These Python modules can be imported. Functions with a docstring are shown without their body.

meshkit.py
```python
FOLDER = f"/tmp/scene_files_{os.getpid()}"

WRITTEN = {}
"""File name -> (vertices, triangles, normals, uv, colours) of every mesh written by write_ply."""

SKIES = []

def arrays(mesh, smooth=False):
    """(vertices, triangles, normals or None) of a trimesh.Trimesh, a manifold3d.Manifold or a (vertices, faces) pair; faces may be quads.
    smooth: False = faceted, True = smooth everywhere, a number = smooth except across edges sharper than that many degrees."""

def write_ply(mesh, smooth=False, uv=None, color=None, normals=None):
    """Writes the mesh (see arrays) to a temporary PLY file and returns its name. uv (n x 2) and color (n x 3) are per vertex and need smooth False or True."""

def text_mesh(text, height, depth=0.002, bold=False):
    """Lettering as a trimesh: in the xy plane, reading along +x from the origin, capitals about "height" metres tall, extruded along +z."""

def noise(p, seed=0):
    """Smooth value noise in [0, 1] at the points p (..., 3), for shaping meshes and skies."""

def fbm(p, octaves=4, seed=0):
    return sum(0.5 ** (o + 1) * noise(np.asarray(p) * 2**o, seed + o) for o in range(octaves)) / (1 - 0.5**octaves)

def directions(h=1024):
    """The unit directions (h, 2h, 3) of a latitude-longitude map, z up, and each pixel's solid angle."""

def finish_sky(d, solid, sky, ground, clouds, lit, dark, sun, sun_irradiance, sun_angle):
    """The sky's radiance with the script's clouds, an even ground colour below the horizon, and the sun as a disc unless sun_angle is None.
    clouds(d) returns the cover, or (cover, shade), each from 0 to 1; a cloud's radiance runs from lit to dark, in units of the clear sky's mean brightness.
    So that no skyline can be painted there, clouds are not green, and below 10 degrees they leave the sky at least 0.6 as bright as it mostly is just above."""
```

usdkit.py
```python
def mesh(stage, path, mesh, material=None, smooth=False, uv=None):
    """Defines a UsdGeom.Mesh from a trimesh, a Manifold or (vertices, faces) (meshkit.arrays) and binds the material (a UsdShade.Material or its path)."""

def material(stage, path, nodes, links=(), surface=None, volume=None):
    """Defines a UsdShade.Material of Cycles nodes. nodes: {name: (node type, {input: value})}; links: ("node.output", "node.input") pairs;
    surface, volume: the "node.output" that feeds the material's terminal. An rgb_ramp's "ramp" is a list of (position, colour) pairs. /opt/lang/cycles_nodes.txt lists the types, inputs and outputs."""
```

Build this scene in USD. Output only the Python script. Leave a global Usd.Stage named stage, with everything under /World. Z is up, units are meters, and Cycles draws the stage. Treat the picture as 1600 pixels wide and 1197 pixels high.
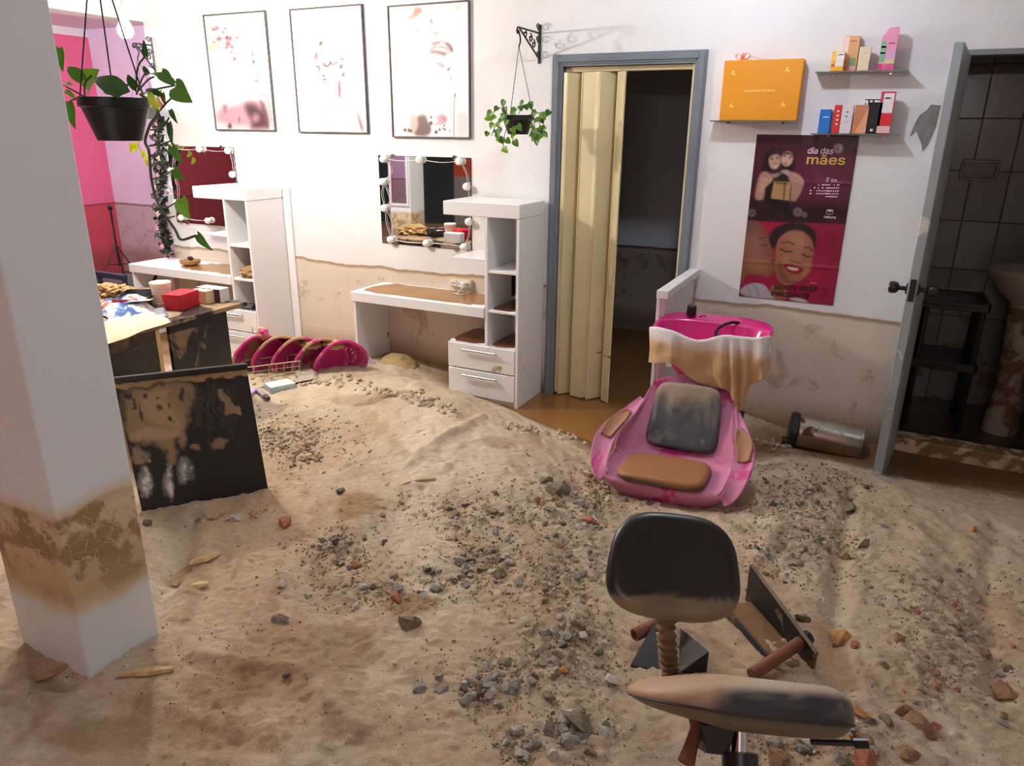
import math, random
import numpy as np, trimesh, shapely, usdkit, meshkit
import shapely.geometry as sg
from scipy.interpolate import RBFInterpolator
from scipy.spatial import ConvexHull
from pxr import Usd, UsdGeom, UsdLux, UsdShade, Gf, Sdf, Vt

stage = Usd.Stage.CreateInMemory()
UsdGeom.SetStageUpAxis(stage, UsdGeom.Tokens.z)
UsdGeom.SetStageMetersPerUnit(stage, 1.0)
UsdGeom.Xform.Define(stage, '/World'); UsdGeom.Scope.Define(stage, '/World/Looks')
rng = np.random.default_rng(7); random.seed(7)

# ------------------------------------------------------------------ camera, sky, lamps, exposure
F, PITCH, ROLL, YAW, EYE = 1146.02, 0.331729, 0.0111046, 0.4529157, np.array([0, 0, 1.704])
EXPOSURE = 0.9
AMBIENT = (0.004, 0.004, 0.004)             # the night sky seen through the openings
LAMP_WARM, LAMP_WARM_AT = 1000.0, np.array([-3.86, 3.04, 2.20])
LAMP_TUBE, LAMP_TUBE_AT = 64.0, np.array([0.25, -2.44, 2.20])     # unseen tube behind the viewer, placed to light the pillar faces
LAMP_ALC, LAMP_ALC_AT = 1300.0, np.array([-6.9, 3.6, 2.70])  # out of view behind the beam, placed to brighten the lilac alcove
LAMP_CEIL, LAMP_CEIL_AT = 240.0, np.array([-0.75, 3.25, 2.70])  # out of view on the ceiling, lights the shelf wall and the sand
fw = np.array([-math.sin(YAW) * math.cos(PITCH), math.cos(YAW) * math.cos(PITCH), -math.sin(PITCH)])
rt = np.array([math.cos(YAW), math.sin(YAW), 0.0]); up = np.cross(rt, fw)
cr, sr = math.cos(ROLL), math.sin(ROLL)
CM = np.array([cr * rt + sr * up, -sr * rt + cr * up, fw])
cam = UsdGeom.Camera.Define(stage, '/World/camera')
m4 = np.eye(4); m4[0, :3], m4[1, :3], m4[2, :3], m4[3, :3] = CM[0], CM[1], -CM[2], EYE
cam.AddTransformOp().Set(Gf.Matrix4d(m4.tolist()))
cam.CreateHorizontalApertureAttr(36.0); cam.CreateVerticalApertureAttr(36.0 * 1197 / 1600)
cam.CreateFocalLengthAttr(36.0 * F / 1600); cam.CreateClippingRangeAttr(Gf.Vec2f(0.05, 100)); cam.CreateExposureAttr(EXPOSURE)
dome = UsdLux.DomeLight.Define(stage, '/World/night_sky')
dome.CreateIntensityAttr(1.0); dome.CreateColorAttr(Gf.Vec3f(*AMBIENT))

def ray(u, v): return CM.T @ np.array([(u - 800) / F, -(v - 598.5) / F, 1.0])
def aY(u, v, Y): d = ray(u, v); return EYE + d * (Y - EYE[1]) / d[1]
def aX(u, v, X): d = ray(u, v); return EYE + d * (X - EYE[0]) / d[0]
def aZ(u, v, Z): d = ray(u, v); return EYE + d * (Z - EYE[2]) / d[2]
def aD(u, v, D): return EYE + ray(u, v) * D
def proj(P):
    c = CM @ (np.asarray(P, float) - EYE).T
    return np.array([800 + F * c[0] / c[2], 598.5 - F * c[1] / c[2]])

# ------------------------------------------------------------------ materials
LIN = lambda c: tuple(float(((x / 255 + 0.055) / 1.055) ** 2.4 if x / 255 > 0.04045 else x / 255 / 12.92) for x in c)
MATS = {}
def mat(name, rgb, rough=0.5, metal=0.0, var=0.0, vscale=8.0, bump=0.0, bscale=60.0, mud=None, spec=0.5, emit=0.0, coat=0.0, trans=None, vcol=False, streak=False, extra=None):
    """rgb in sRGB 0-255. var: tone variation. mud = (sRGB, amount 0..1, noise scale, z_low, z_high): patches of dried mud between two heights."""
    if name in MATS: return MATS[name]
    base = LIN(rgb)
    n = {"g": ("geometry", {}), "p": ("principled_bsdf", {"base_color": base, "roughness": rough, "metallic": metal, "specular_ior_level": spec, "coat_weight": coat})}
    l = []
    col = None
    if vcol:
        n["at"] = ("attribute", {"attribute": "displayColor"}); col = "at.color"
    if var:
        n["vn"] = ("noise_texture", {"scale": vscale, "detail": 5.0, "roughness": 0.6})
        l.append(("g.position", "vn.vector"))
        n["vr"] = ("rgb_ramp", {"ramp": [(0.25, (1 - var,) * 3), (0.75, (1 + var,) * 3)]}); l.append(("vn.fac", "vr.fac"))
        n["vm"] = ("mix", {"mix_type": "multiply", "fac": 1.0, "color1": base}); l.append(("vr.color", "vm.color2"))
        if col: l.append((col, "vm.color1"))
        col = "vm.color"
    if mud:
        mc, amt, sc, z0, z1 = mud
        n["sp"] = ("separate_xyz", {}); l.append(("g.position", "sp.vector"))
        n["mp"] = ("mapping", {"scale": (1, 1, 0.25) if streak else (1, 1, 1)}); l.append(("g.position", "mp.vector"))
        n["mn"] = ("noise_texture", {"scale": sc, "detail": 7.0, "roughness": 0.62, "distortion": 0.6}); l.append(("mp.vector", "mn.vector"))
        n["up"] = ("map_range", {"from_min": z1 - 0.02, "from_max": z1 + 0.02, "to_min": 0.0, "to_max": -0.6, "clamp": True}); l.append(("sp.z", "up.value"))
        n["lo"] = ("map_range", {"from_min": z0 - 0.02, "from_max": z0 + 0.02, "to_min": -0.6, "to_max": 0.0, "clamp": True}); l.append(("sp.z", "lo.value"))
        n["a1"] = ("math", {"math_type": "add"}); l += [("mn.fac", "a1.value1"), ("up.result", "a1.value2")]
        n["a2"] = ("math", {"math_type": "add"}); l += [("a1.value", "a2.value1"), ("lo.result", "a2.value2")]
        t = 0.72 - 0.46 * amt
        n["mr"] = ("map_range", {"from_min": t - 0.03, "from_max": t + 0.03, "to_min": 0.0, "to_max": 1.0, "clamp": True}); l.append(("a2.value", "mr.value"))
        n["mm"] = ("mix", {"color1": base, "color2": LIN(mc)}); l.append(("mr.result", "mm.fac"))
        if col: l.append((col, "mm.color1"))
        col = "mm.color"
        n["ro"] = ("map_range", {"from_min": 0.0, "from_max": 1.0, "to_min": rough, "to_max": 0.85}); l += [("mr.result", "ro.value"), ("ro.result", "p.roughness")]
    if col: l.append((col, "p.base_color"))
    if bump:
        n["bn"] = ("noise_texture", {"scale": bscale, "detail": 6.0, "roughness": 0.65}); l.append(("g.position", "bn.vector"))
        n["bp"] = ("bump", {"strength": bump, "distance": 0.004}); l += [("bn.fac", "bp.height"), ("bp.normal", "p.normal")]
    surf = "p.BSDF"
    if emit:
        n["p"][1].update({"emission_color": base, "emission_strength": emit})
    if trans:
        n["tl"] = ("translucent_bsdf", {"color": LIN(trans)}); n["mx"] = ("mix_closure", {"fac": 0.48}); l += [("p.BSDF", "mx.closure1"), ("tl.BSDF", "mx.closure2")]; surf = "mx.closure"
    MATS[name] = usdkit.material(stage, f"/World/Looks/{name}", n, l, surface=surf)
    return MATS[name]

# ------------------------------------------------------------------ scene objects
USED = {}
def numbered(parent, name):
    k = (parent, name); i = USED.get(k, -1) + 1; USED[k] = i
    return name if i == 0 else f"{name}_{i:03d}"
LOC = {}
def tag(prim, label=None, cat=None, group=None, kind=None):
    for k, v in (("label", label), ("category", cat), ("group", group), ("kind", kind)):
        if v: prim.SetCustomDataByKey(k, v)
def thing(name, label=None, cat=None, loc=(0, 0, 0), group=None, kind=None):
    p = '/World/' + numbered('/World', name)
    x = UsdGeom.Xform.Define(stage, p); x.AddTranslateOp().Set(Gf.Vec3d(*map(float, loc)))
    LOC[p] = np.asarray(loc, float); tag(x.GetPrim(), label, cat, group, kind)
    return p
def cat_(ms):
    ms = ms if isinstance(ms, (list, tuple)) else [ms]
    return ms[0] if len(ms) == 1 else trimesh.util.concatenate(ms)
def obj(parent, name, mesh, m, smooth=35, label=None, cat=None, group=None, kind=None, color=None):
    """One Mesh prim; mesh in world coordinates. parent None = top-level."""
    mesh = cat_(mesh)
    par = parent or '/World'
    off = LOC.get(par, np.zeros(3))
    top = parent is None
    v = np.array(mesh.vertices) - off
    path = f"{par}/{numbered(par, name)}"
    if top and cat and color is None:
        loc = np.array([v[:, 0].mean(), v[:, 1].mean(), v[:, 2].min()]); v = v - loc
    else: loc = np.zeros(3)
    if color is not None: smooth = True if smooth else False
    g = usdkit.mesh(stage, path, trimesh.Trimesh(v, mesh.faces, process=False), m, smooth=smooth)
    if np.any(loc): g.AddTranslateOp().Set(Gf.Vec3d(*map(float, loc)))
    LOC[path] = off + loc
    if color is not None:
        UsdGeom.PrimvarsAPI(g).CreatePrimvar("displayColor", Sdf.ValueTypeNames.Color3fArray, "vertex").Set(Vt.Vec3fArray.FromNumpy(np.asarray(color, np.float32)))
    tag(g.GetPrim(), label, cat, group, kind)
    return path
def struct(name, mesh, m, label=None, parent=None, **k):
    return obj(parent, name, mesh, m, label=label, kind=None if parent else 'structure', **k)

# ------------------------------------------------------------------ shapes
def box(lo, hi, bev=0.0):
    lo, hi = np.minimum(lo, hi).astype(float), np.maximum(lo, hi).astype(float)
    b = min(bev, 0.45 * float((hi - lo).min()))
    if b <= 0:
        m = trimesh.creation.box(hi - lo); m.apply_translation((lo + hi) / 2); return m
    pts = []
    for i in np.ndindex(2, 2, 2):
        c = np.where(np.array(i) == 0, lo, hi); s = np.where(np.array(i) == 0, 1, -1)
        for k in range(3):
            q = c + s * b; q[k] = c[k]; pts.append(q)
    return hull(pts)
def hull(pts):
    pts = np.asarray(pts, float); h = ConvexHull(pts)
    f = h.simplices.copy(); c = pts[h.vertices].mean(0)
    n = np.cross(pts[f[:, 1]] - pts[f[:, 0]], pts[f[:, 2]] - pts[f[:, 0]])
    fl = np.einsum('ij,ij->i', n, pts[f[:, 0]] - c) < 0
    f[fl] = f[fl][:, ::-1]
    idx = np.full(len(pts), -1); idx[h.vertices] = np.arange(len(h.vertices))
    return trimesh.Trimesh(pts[h.vertices], idx[f], process=False)
def obox(center, ax, half, bev=0.004):
    """box with axes ax (3x3 rows) and half sizes."""
    m = box(-np.asarray(half, float), np.asarray(half, float), bev); m.vertices = m.vertices @ np.asarray(ax) + center
    return m
def frame_of(x=None, y=None, z=None):
    """orthonormal axes from two given directions"""
    if z is None:
        x = np.asarray(x, float) / np.linalg.norm(x); z = np.cross(x, y); z /= np.linalg.norm(z); y = np.cross(z, x)
    elif y is None:
        z = np.asarray(z, float) / np.linalg.norm(z); y = np.cross(z, x); y /= np.linalg.norm(y); x = np.cross(y, z)
    return np.array([x, y, z])
def rotz(a): c, s = math.cos(a), math.sin(a); return np.array([[c, -s, 0], [s, c, 0], [0, 0, 1.0]])
def rot(axis, a): return trimesh.transformations.rotation_matrix(a, axis)[:3, :3]
def spline(pts, n=24):
    """Catmull-Rom through the points"""
    p = np.asarray(pts, float); p = np.vstack([2 * p[0] - p[1], p, 2 * p[-1] - p[-2]])
    out = []
    k = len(p) - 3
    for t in np.linspace(0, k - 1e-9, n):
        i = int(t); t -= i; a, b, c, d = p[i:i + 4]
        out.append(0.5 * (2 * b + (c - a) * t + (2 * a - 5 * b + 4 * c - d) * t * t + (3 * b - a - 3 * c + d) * t ** 3))
    return np.array(out)
def skin(rings, caps=True, closed=True):
    """rings: (n, k, 3) -> surface"""
    R = np.asarray(rings, float); n, k = R.shape[:2]
    v = R.reshape(-1, 3); f = []
    kk = k if closed else k - 1
    for i in range(n - 1):
        a = i * k + np.arange(kk); b = i * k + (np.arange(kk) + 1) % k
        f += [np.stack([a, b, b + k], 1), np.stack([a, b + k, a + k], 1)]
    if caps and closed:
        v = np.vstack([v, R[0].mean(0), R[-1].mean(0)]); c0, c1 = n * k, n * k + 1
        a = np.arange(k); b = (a + 1) % k
        f += [np.stack([b, a, np.full(k, c0)], 1), np.stack([a + (n - 1) * k, b + (n - 1) * k, np.full(k, c1)], 1)]
    m = trimesh.Trimesh(v, np.vstack(f), process=False)
    if closed and caps and m.volume < 0: m.invert()
    return m
def tube(pts, r, k=8, squash=None):
    p = np.asarray(pts, float); n = len(p); r = np.broadcast_to(np.asarray(r, float), (n,))
    t = np.gradient(p, axis=0); t /= np.maximum(np.linalg.norm(t, axis=1, keepdims=True), 1e-9)
    a = np.array([0, 0, 1.0]) if abs(t[0][2]) < 0.9 else np.array([1.0, 0, 0])
    u = np.cross(t[0], a); u /= np.linalg.norm(u)
    th = np.linspace(0, 2 * math.pi, k, endpoint=False); rings = []
    for i in range(n):
        u = u - t[i] * (u @ t[i]); u /= np.linalg.norm(u); w = np.cross(t[i], u)
        rings.append(p[i] + r[i] * (np.cos(th)[:, None] * u + np.sin(th)[:, None] * w))
    return skin(rings)
def rod(a, b, r, k=8): return tube([a, b], r, k)
def lathe(prof, k=24, axis=None, at=(0, 0, 0)):
    """prof: (r, h) pairs, closed with caps; axis rows = local x, y, z"""
    th = np.linspace(0, 2 * math.pi, k, endpoint=False)
    m = skin([np.stack([r * np.cos(th), r * np.sin(th), np.full(k, h)], 1) for r, h in prof])
    if axis is not None: m.vertices = m.vertices @ np.asarray(axis)
    m.apply_translation(at); return m
def prism(poly, depth, O=(0, 0, 0), ax=np.eye(3)):
    """poly (xy points or shapely polygon) extruded along local z"""
    g = poly if hasattr(poly, 'geoms') or hasattr(poly, 'exterior') else sg.Polygon(poly)
    m = trimesh.creation.extrude_polygon(g.buffer(0), depth, engine="earcut")
    m.vertices = m.vertices @ np.asarray(ax) + np.asarray(O); return m
def sheet(P, th):
    """P (n, k, 3) grid -> thin solid of thickness th"""
    P = np.asarray(P, float); du = np.gradient(P, axis=0); dv = np.gradient(P, axis=1)
    N = np.cross(du, dv); N /= np.maximum(np.linalg.norm(N, axis=2, keepdims=True), 1e-9)
    A, B = P + N * th / 2, P - N * th / 2
    n, k = P.shape[:2]; v = np.vstack([A.reshape(-1, 3), B.reshape(-1, 3)]); o = n * k
    i, j = np.meshgrid(np.arange(n - 1), np.arange(k - 1), indexing='ij'); a = (i * k + j).ravel()
    f = [np.stack([a, a + k, a + k + 1], 1), np.stack([a, a + k + 1, a + 1], 1)]
    f += [x[:, ::-1] + o for x in f[:2]]
    rim = np.concatenate([np.arange(k), np.arange(1, n) * k + k - 1, (n - 1) * k + np.arange(k - 2, -1, -1), np.arange(n - 2, 0, -1) * k])
    b = np.roll(rim, -1); f += [np.stack([rim, b, b + o], 1), np.stack([rim, b + o, rim + o], 1)]
    m = trimesh.Trimesh(v, np.vstack(f), process=False)
    if m.volume < 0: m.invert()
    return m
def grid_faces(n, k):
    i, j = np.meshgrid(np.arange(n - 1), np.arange(k - 1), indexing='ij'); a = (i * k + j).ravel()
    return np.vstack([np.stack([a, a + k, a + k + 1], 1), np.stack([a, a + k + 1, a + 1], 1)])
def blob(c, half, seed=0, amp=0.12, freq=2.0, sub=3, ax=np.eye(3), power=2.0):
    m = trimesh.creation.icosphere(sub, 1.0); v = np.array(m.vertices)
    if power != 2.0: v = np.sign(v) * np.abs(v) ** (2 / power)
    d = 1 + amp * (meshkit.fbm(m.vertices * freq + 11.3 * seed + 5, 3, seed) * 2 - 1)
    v = v * d[:, None] * np.asarray(half); m.vertices = v @ np.asarray(ax) + np.asarray(c)
    return m
def ball(c, r, sub=2, sc=(1, 1, 1)):
    m = trimesh.creation.icosphere(sub, r); m.vertices = m.vertices * np.asarray(sc) + np.asarray(c); return m
def cushion(w, h, t, ax, c, n=4.0, k=28, rings=7, taper=0.0):
    """rounded slab: superellipse outline w x h, thickness t"""
    th = np.linspace(0, 2 * math.pi, k, endpoint=False)
    cx = np.sign(np.cos(th)) * np.abs(np.cos(th)) ** (2 / n) * w / 2; cy = np.sign(np.sin(th)) * np.abs(np.sin(th)) ** (2 / n) * h / 2
    cx = cx * (1 + taper * cy / (h / 2))
    R = []
    prof = [(1 - (t * 0.6 / min(w, h)) * (1 - math.cos(a)) * 1.6, math.sin(a) * t / 2) for a in np.linspace(-1, 1, 2 * rings + 1) * math.pi / 2]
    e = prof[0][0]; inner = [e * q for q in (.04, .12, .22, .32, .42, .52, .62, .72, .82, .91)]
    for s, z in [(q, -t / 2 * (1 + .05 * (1 - q / e))) for q in inner] + prof + [(q, t / 2 * (1 + .05 * (1 - q / e))) for q in inner[::-1]]:
        R.append(np.stack([cx * s, cy * s, np.full(k, z)], 1))
    m = skin(R); m.vertices = m.vertices @ np.asarray(ax) + np.asarray(c); return m

# flat print: polygons laid on a fine grid of vertex colours
def homography(src, dst):
    A = []
    for (x, y), (u, v) in zip(src, dst):
        A += [[x, y, 1, 0, 0, 0, -u * x, -u * y, -u], [0, 0, 0, x, y, 1, -v * x, -v * y, -v]]
    h = np.linalg.svd(np.array(A, float))[2][-1].reshape(3, 3)
    def f(p):
        p = np.atleast_2d(np.asarray(p, float)); q = np.hstack([p, np.ones((len(p), 1))]) @ h.T
        return q[:, :2] / q[:, 2:]
    return f
class Print:
    """shapes given in the coordinates of a crop, mapped to a w x h sheet (metres, y down)"""
    def __init__(s, corners, w, h, nx, ny, base):
        s.w, s.h, s.nx, s.ny = w, h, nx, ny
        s.H = homography(corners, [(0, 0), (w, 0), (w, h), (0, h)])
        X, Y = np.meshgrid(np.linspace(0, w, nx), np.linspace(0, h, ny)); s.X, s.Y = X.ravel(), Y.ravel()
        s.C = np.tile(np.array(LIN(base)), (nx * ny, 1)); s.jit = 0.0
    def poly(s, pts, rgb, soft=0.004, a=1.0, smooth=True, raw=False):
        p = np.asarray(pts, float) if raw else s.H(pts)
        if smooth and len(p) > 2:
            for _ in range(2):
                q = np.roll(p, -1, 0); p = np.stack([0.75 * p + 0.25 * q, 0.25 * p + 0.75 * q], 1).reshape(-1, 2)
        g = sg.Polygon(p).buffer(0)
        if g.is_empty: return
        x0, y0, x1, y1 = g.bounds; e = soft * 2 + 1e-6
        k = np.nonzero((s.X > x0 - e) & (s.X < x1 + e) & (s.Y > y0 - e) & (s.Y < y1 + e))[0]
        if not len(k): return
        jx = jy = 0
        if s.jit:
            q = np.stack([s.X[k] * 26, s.Y[k] * 20, np.full(len(k), 2.0)], 1); jx, jy = s.jit * (meshkit.fbm(q, 4, 3) - .5), s.jit * (meshkit.fbm(q + 9, 4, 4) - .5)
        pt = shapely.points(s.X[k] + jx, s.Y[k] + jy); ins = shapely.contains(g, pt)
        d = shapely.distance(g.boundary, pt) * np.where(ins, 1, -1)
        m = np.clip(0.5 + d / (2 * soft), 0, 1)[:, None] * a
        s.C[k] = s.C[k] * (1 - m) + np.array(LIN(rgb)) * m
    def ell(s, c, rx, ry, rgb, soft=0.004, a=1.0, ang=0.0):
        t = np.linspace(0, 2 * math.pi, 20, endpoint=False); ca, sa = math.cos(ang), math.sin(ang)
        s.poly([(c[0] + rx * math.cos(q) * ca - ry * math.sin(q) * sa, c[1] + rx * math.cos(q) * sa + ry * math.sin(q) * ca) for q in t], rgb, soft, a, False)
    def line(s, pts, w, rgb, soft=0.002, a=1.0):
        g = sg.LineString(s.H(pts)).buffer(w / 2)
        s.poly(np.array(g.exterior.coords)[:-1], rgb, soft, a, False, True)
    def build(s, parent, name, O, ax, m, th=0.0015, warp=None):
        """O top-left corner; ax rows: right, down, outward normal"""
        z = np.zeros_like(s.X) if warp is None else warp(s.X / s.w, s.Y / s.h)
        v = np.stack([s.X, s.Y, z], 1) @ np.asarray(ax) + O
        f = grid_faces(s.ny, s.nx)
        nrm = np.asarray(ax)[2]
        if np.dot(np.cross(v[f[0, 1]] - v[f[0, 0]], v[f[0, 2]] - v[f[0, 0]]), nrm) < 0: f = f[:, ::-1]
        nv = len(v); v = np.vstack([v, v - nrm * th]); 
        rim = np.concatenate([np.arange(s.nx), np.arange(1, s.ny) * s.nx + s.nx - 1, (s.ny - 1) * s.nx + np.arange(s.nx - 2, -1, -1), np.arange(s.ny - 2, 0, -1) * s.nx])
        b = np.roll(rim, -1)
        F_ = np.vstack([f, f[:, ::-1] + nv, np.stack([rim, b, b + nv], 1), np.stack([rim, b + nv, rim + nv], 1)])
        return obj(parent, name, trimesh.Trimesh(v, F_, process=False), m, smooth=True, color=np.vstack([s.C, s.C]))
AXW = np.array([[1, 0, 0], [0, 0, -1.0], [0, -1.0, 0]])      # sheet on the back wall: right, down, towards the room
def lettering(parent, text, h, O, ax_x, ax_y, m, bold=False, slant=0.0, label=None, name="lettering", depth=0.0008, width=None):
    t = meshkit.text_mesh(text, h, depth, bold); v = np.array(t.vertices)
    if width: v[:, 0] *= width / (v[:, 0].max() - v[:, 0].min())
    v[:, 0] += slant * v[:, 1]
    ax = np.array([ax_x, ax_y, np.cross(ax_x, ax_y)]); t.vertices = v @ ax + O
    return obj(parent, name, t, m, smooth=False, label=label)

# ------------------------------------------------------------------ the room
D = 4.382; LINE = 0.755; CEIL = 2.82
def wall_mat(name, clean, dirt, line, blot, blot_amt=0.55, zline=LINE, rough=0.7, low=None, warp=0.05):
    n = {"g": ("geometry", {}), "sp": ("separate_xyz", {}), "p": ("principled_bsdf", {"roughness": rough, "specular_ior_level": 0.3}),
         "n1": ("noise_texture", {"scale": 1.6, "detail": 7.0, "roughness": 0.6}), "n3": ("noise_texture", {"scale": 3.6, "detail": 8.0, "roughness": 0.68, "distortion": 1.2}),
         "m1": ("math", {"math_type": "multiply_add", "value2": warp, "value3": -warp / 2}), "add": ("math", {"math_type": "add"}),
         "ramp": ("rgb_ramp", {"ramp": [(0, LIN(low or blot)), (0.10, LIN(blot)), (0.24, LIN(dirt)), (zline - 0.03, LIN(dirt)), (zline - 0.012, LIN(line)), (zline - 0.004, LIN(line)), (zline + 0.004, LIN(clean)), (1, LIN(clean))]}),
         "up": ("map_range", {"from_min": zline - 0.06, "from_max": zline - 0.02, "to_min": 0.0, "to_max": -1.0, "clamp": True}), "a3": ("math", {"math_type": "add"}),
         "mr": ("map_range", {"from_min": 0.62 - 0.2 * blot_amt, "from_max": 0.70 - 0.2 * blot_amt, "to_min": 0.0, "to_max": 0.8, "clamp": True}), "mx": ("mix", {"color2": LIN(blot)}),
         "n4": ("noise_texture", {"scale": 2.2, "detail": 4.0}), "r4": ("rgb_ramp", {"ramp": [(0.3, (0.95,) * 3), (0.7, (1.03,) * 3)]}), "m4": ("mix", {"mix_type": "multiply", "fac": 1.0}),
         "bn": ("noise_texture", {"scale": 45.0, "detail": 6.0}), "bp": ("bump", {"strength": 0.25, "distance": 0.004})}
    l = [("g.position", "sp.vector"), ("g.position", "n1.vector"), ("g.position", "n3.vector"), ("g.position", "n4.vector"), ("g.position", "bn.vector"),
         ("n1.fac", "m1.value1"), ("sp.z", "add.value1"), ("m1.value", "add.value2"), ("add.value", "ramp.fac"), ("sp.z", "up.value"), ("n3.fac", "a3.value1"), ("up.result", "a3.value2"),
         ("a3.value", "mr.value"), ("mr.result", "mx.fac"), ("ramp.color", "mx.color1"), ("mx.color", "m4.color1"), ("n4.fac", "r4.fac"), ("r4.color", "m4.color2"), ("m4.color", "p.base_color"),
         ("bn.fac", "bp.height"), ("bp.normal", "p.normal")]
    return usdkit.material(stage, f"/World/Looks/{name}", n, l, surface="p.BSDF")
M_WALL = wall_mat("wall_paint", (226, 225, 226), (214, 202, 186), (162, 138, 106), (178, 154, 122), 0.3, low=(112, 88, 62), warp=0.11)
M_LILAC = wall_mat("lilac_paint", (226, 212, 234), (196, 180, 186), (128, 104, 92), (168, 138, 130), 0.3)
M_PINK = wall_mat("pink_paint", (230, 112, 146), (200, 80, 92), (150, 60, 66), (170, 74, 76), 0.2)
M_GREYWALL = wall_mat("dim_room_paint", (208, 212, 216), (160, 146, 130), (90, 74, 60), (120, 100, 82), 0.5)
M_CEIL = mat("ceiling_paint", (232, 230, 228), 0.8)
M_GREY = mat("grey_gloss_paint", (112, 120, 128), 0.35, var=0.12, vscale=6, mud=((140, 118, 92), 0.14, 7.0, 0.28, 0.36))
M_CREAM = mat("cream_plastic", (208, 194, 152), 0.38, var=0.06, vscale=3, mud=((128, 104, 66), 0.33, 9.0, 0.30, 0.345))
M_CREAM2 = mat("cream_trim_plastic", (206, 190, 150), 0.45)
M_WATER = mat("muddy_water", (136, 92, 44), 0.06, var=0.08, vscale=2, spec=0.6)
M_DARK = mat("dark_outdoors", (16, 16, 18), 0.9)
M_FLOOR = mat("floor_screed", (110, 86, 62), 0.6, var=0.2)

def bb(x0, x1, y0, y1, z0, z1, bev=0.0): return box((x0, y0, z0), (x1, y1, z1), bev)
WX0, WX1 = -5.35, 2.4
D1 = (-1.83, -1.00, 2.085); D2 = (0.235, 1.02, 2.09)
TH = 0.12
struct("floor", bb(-9.2, 2.6, -2.6, 6.8, -0.25, -0.15), M_FLOOR, "screeded floor buried under the mud, seen through the brown water")
wb = struct("wall_back", [bb(WX0, D1[0], D, D + TH, -0.15, CEIL), bb(D1[0], D1[1], D, D + TH, D1[2], CEIL), bb(D1[1], D2[0], D, D + TH, -0.15, CEIL), bb(D2[0], D2[1], D, D + TH, D2[2], CEIL), bb(D2[1], WX1, D, D + TH, -0.15, CEIL)],
       M_WALL, "white plastered wall with a brown flood line, behind the vanities and doors", smooth=False)
struct("wall_far", bb(-9.2, -5.3, 6.6, 6.7, -0.15, CEIL), M_LILAC, "pale lilac wall stained by floodwater, at the far end of the alcove", smooth=False)
struct("trim_4", bb(-9.17, -9.07, -2.6, 3.4, -0.15, 2.73), wall_mat("maroon_wall", (158, 62, 74), (140, 56, 62), (80, 30, 30), (96, 40, 40), 0.2), "maroon stretch of the side wall, seen in the first mirror")  # darker red than the pink stretch of the same wall
struct("wall_left", [bb(-9.17, -9.07, 3.4, 6.7, -0.15, 2.73)], M_PINK, "bright pink wall of the alcove, soaked dark red along its foot", smooth=False)
struct("trim_1", bb(-9.17, -9.07, -2.6, 6.7, 2.73, CEIL), M_CEIL, "white band above the pink wall")
struct("wall_alcove_side", bb(WX0, WX0 + 0.1, D + TH, 6.7, -0.15, CEIL), M_LILAC, "lilac side wall of the alcove behind the vanity wall")
struct("wall_right", bb(2.4, 2.5, -2.6, D + TH, -0.15, CEIL), M_WALL, "white side wall beside the flooded bathroom")
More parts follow.
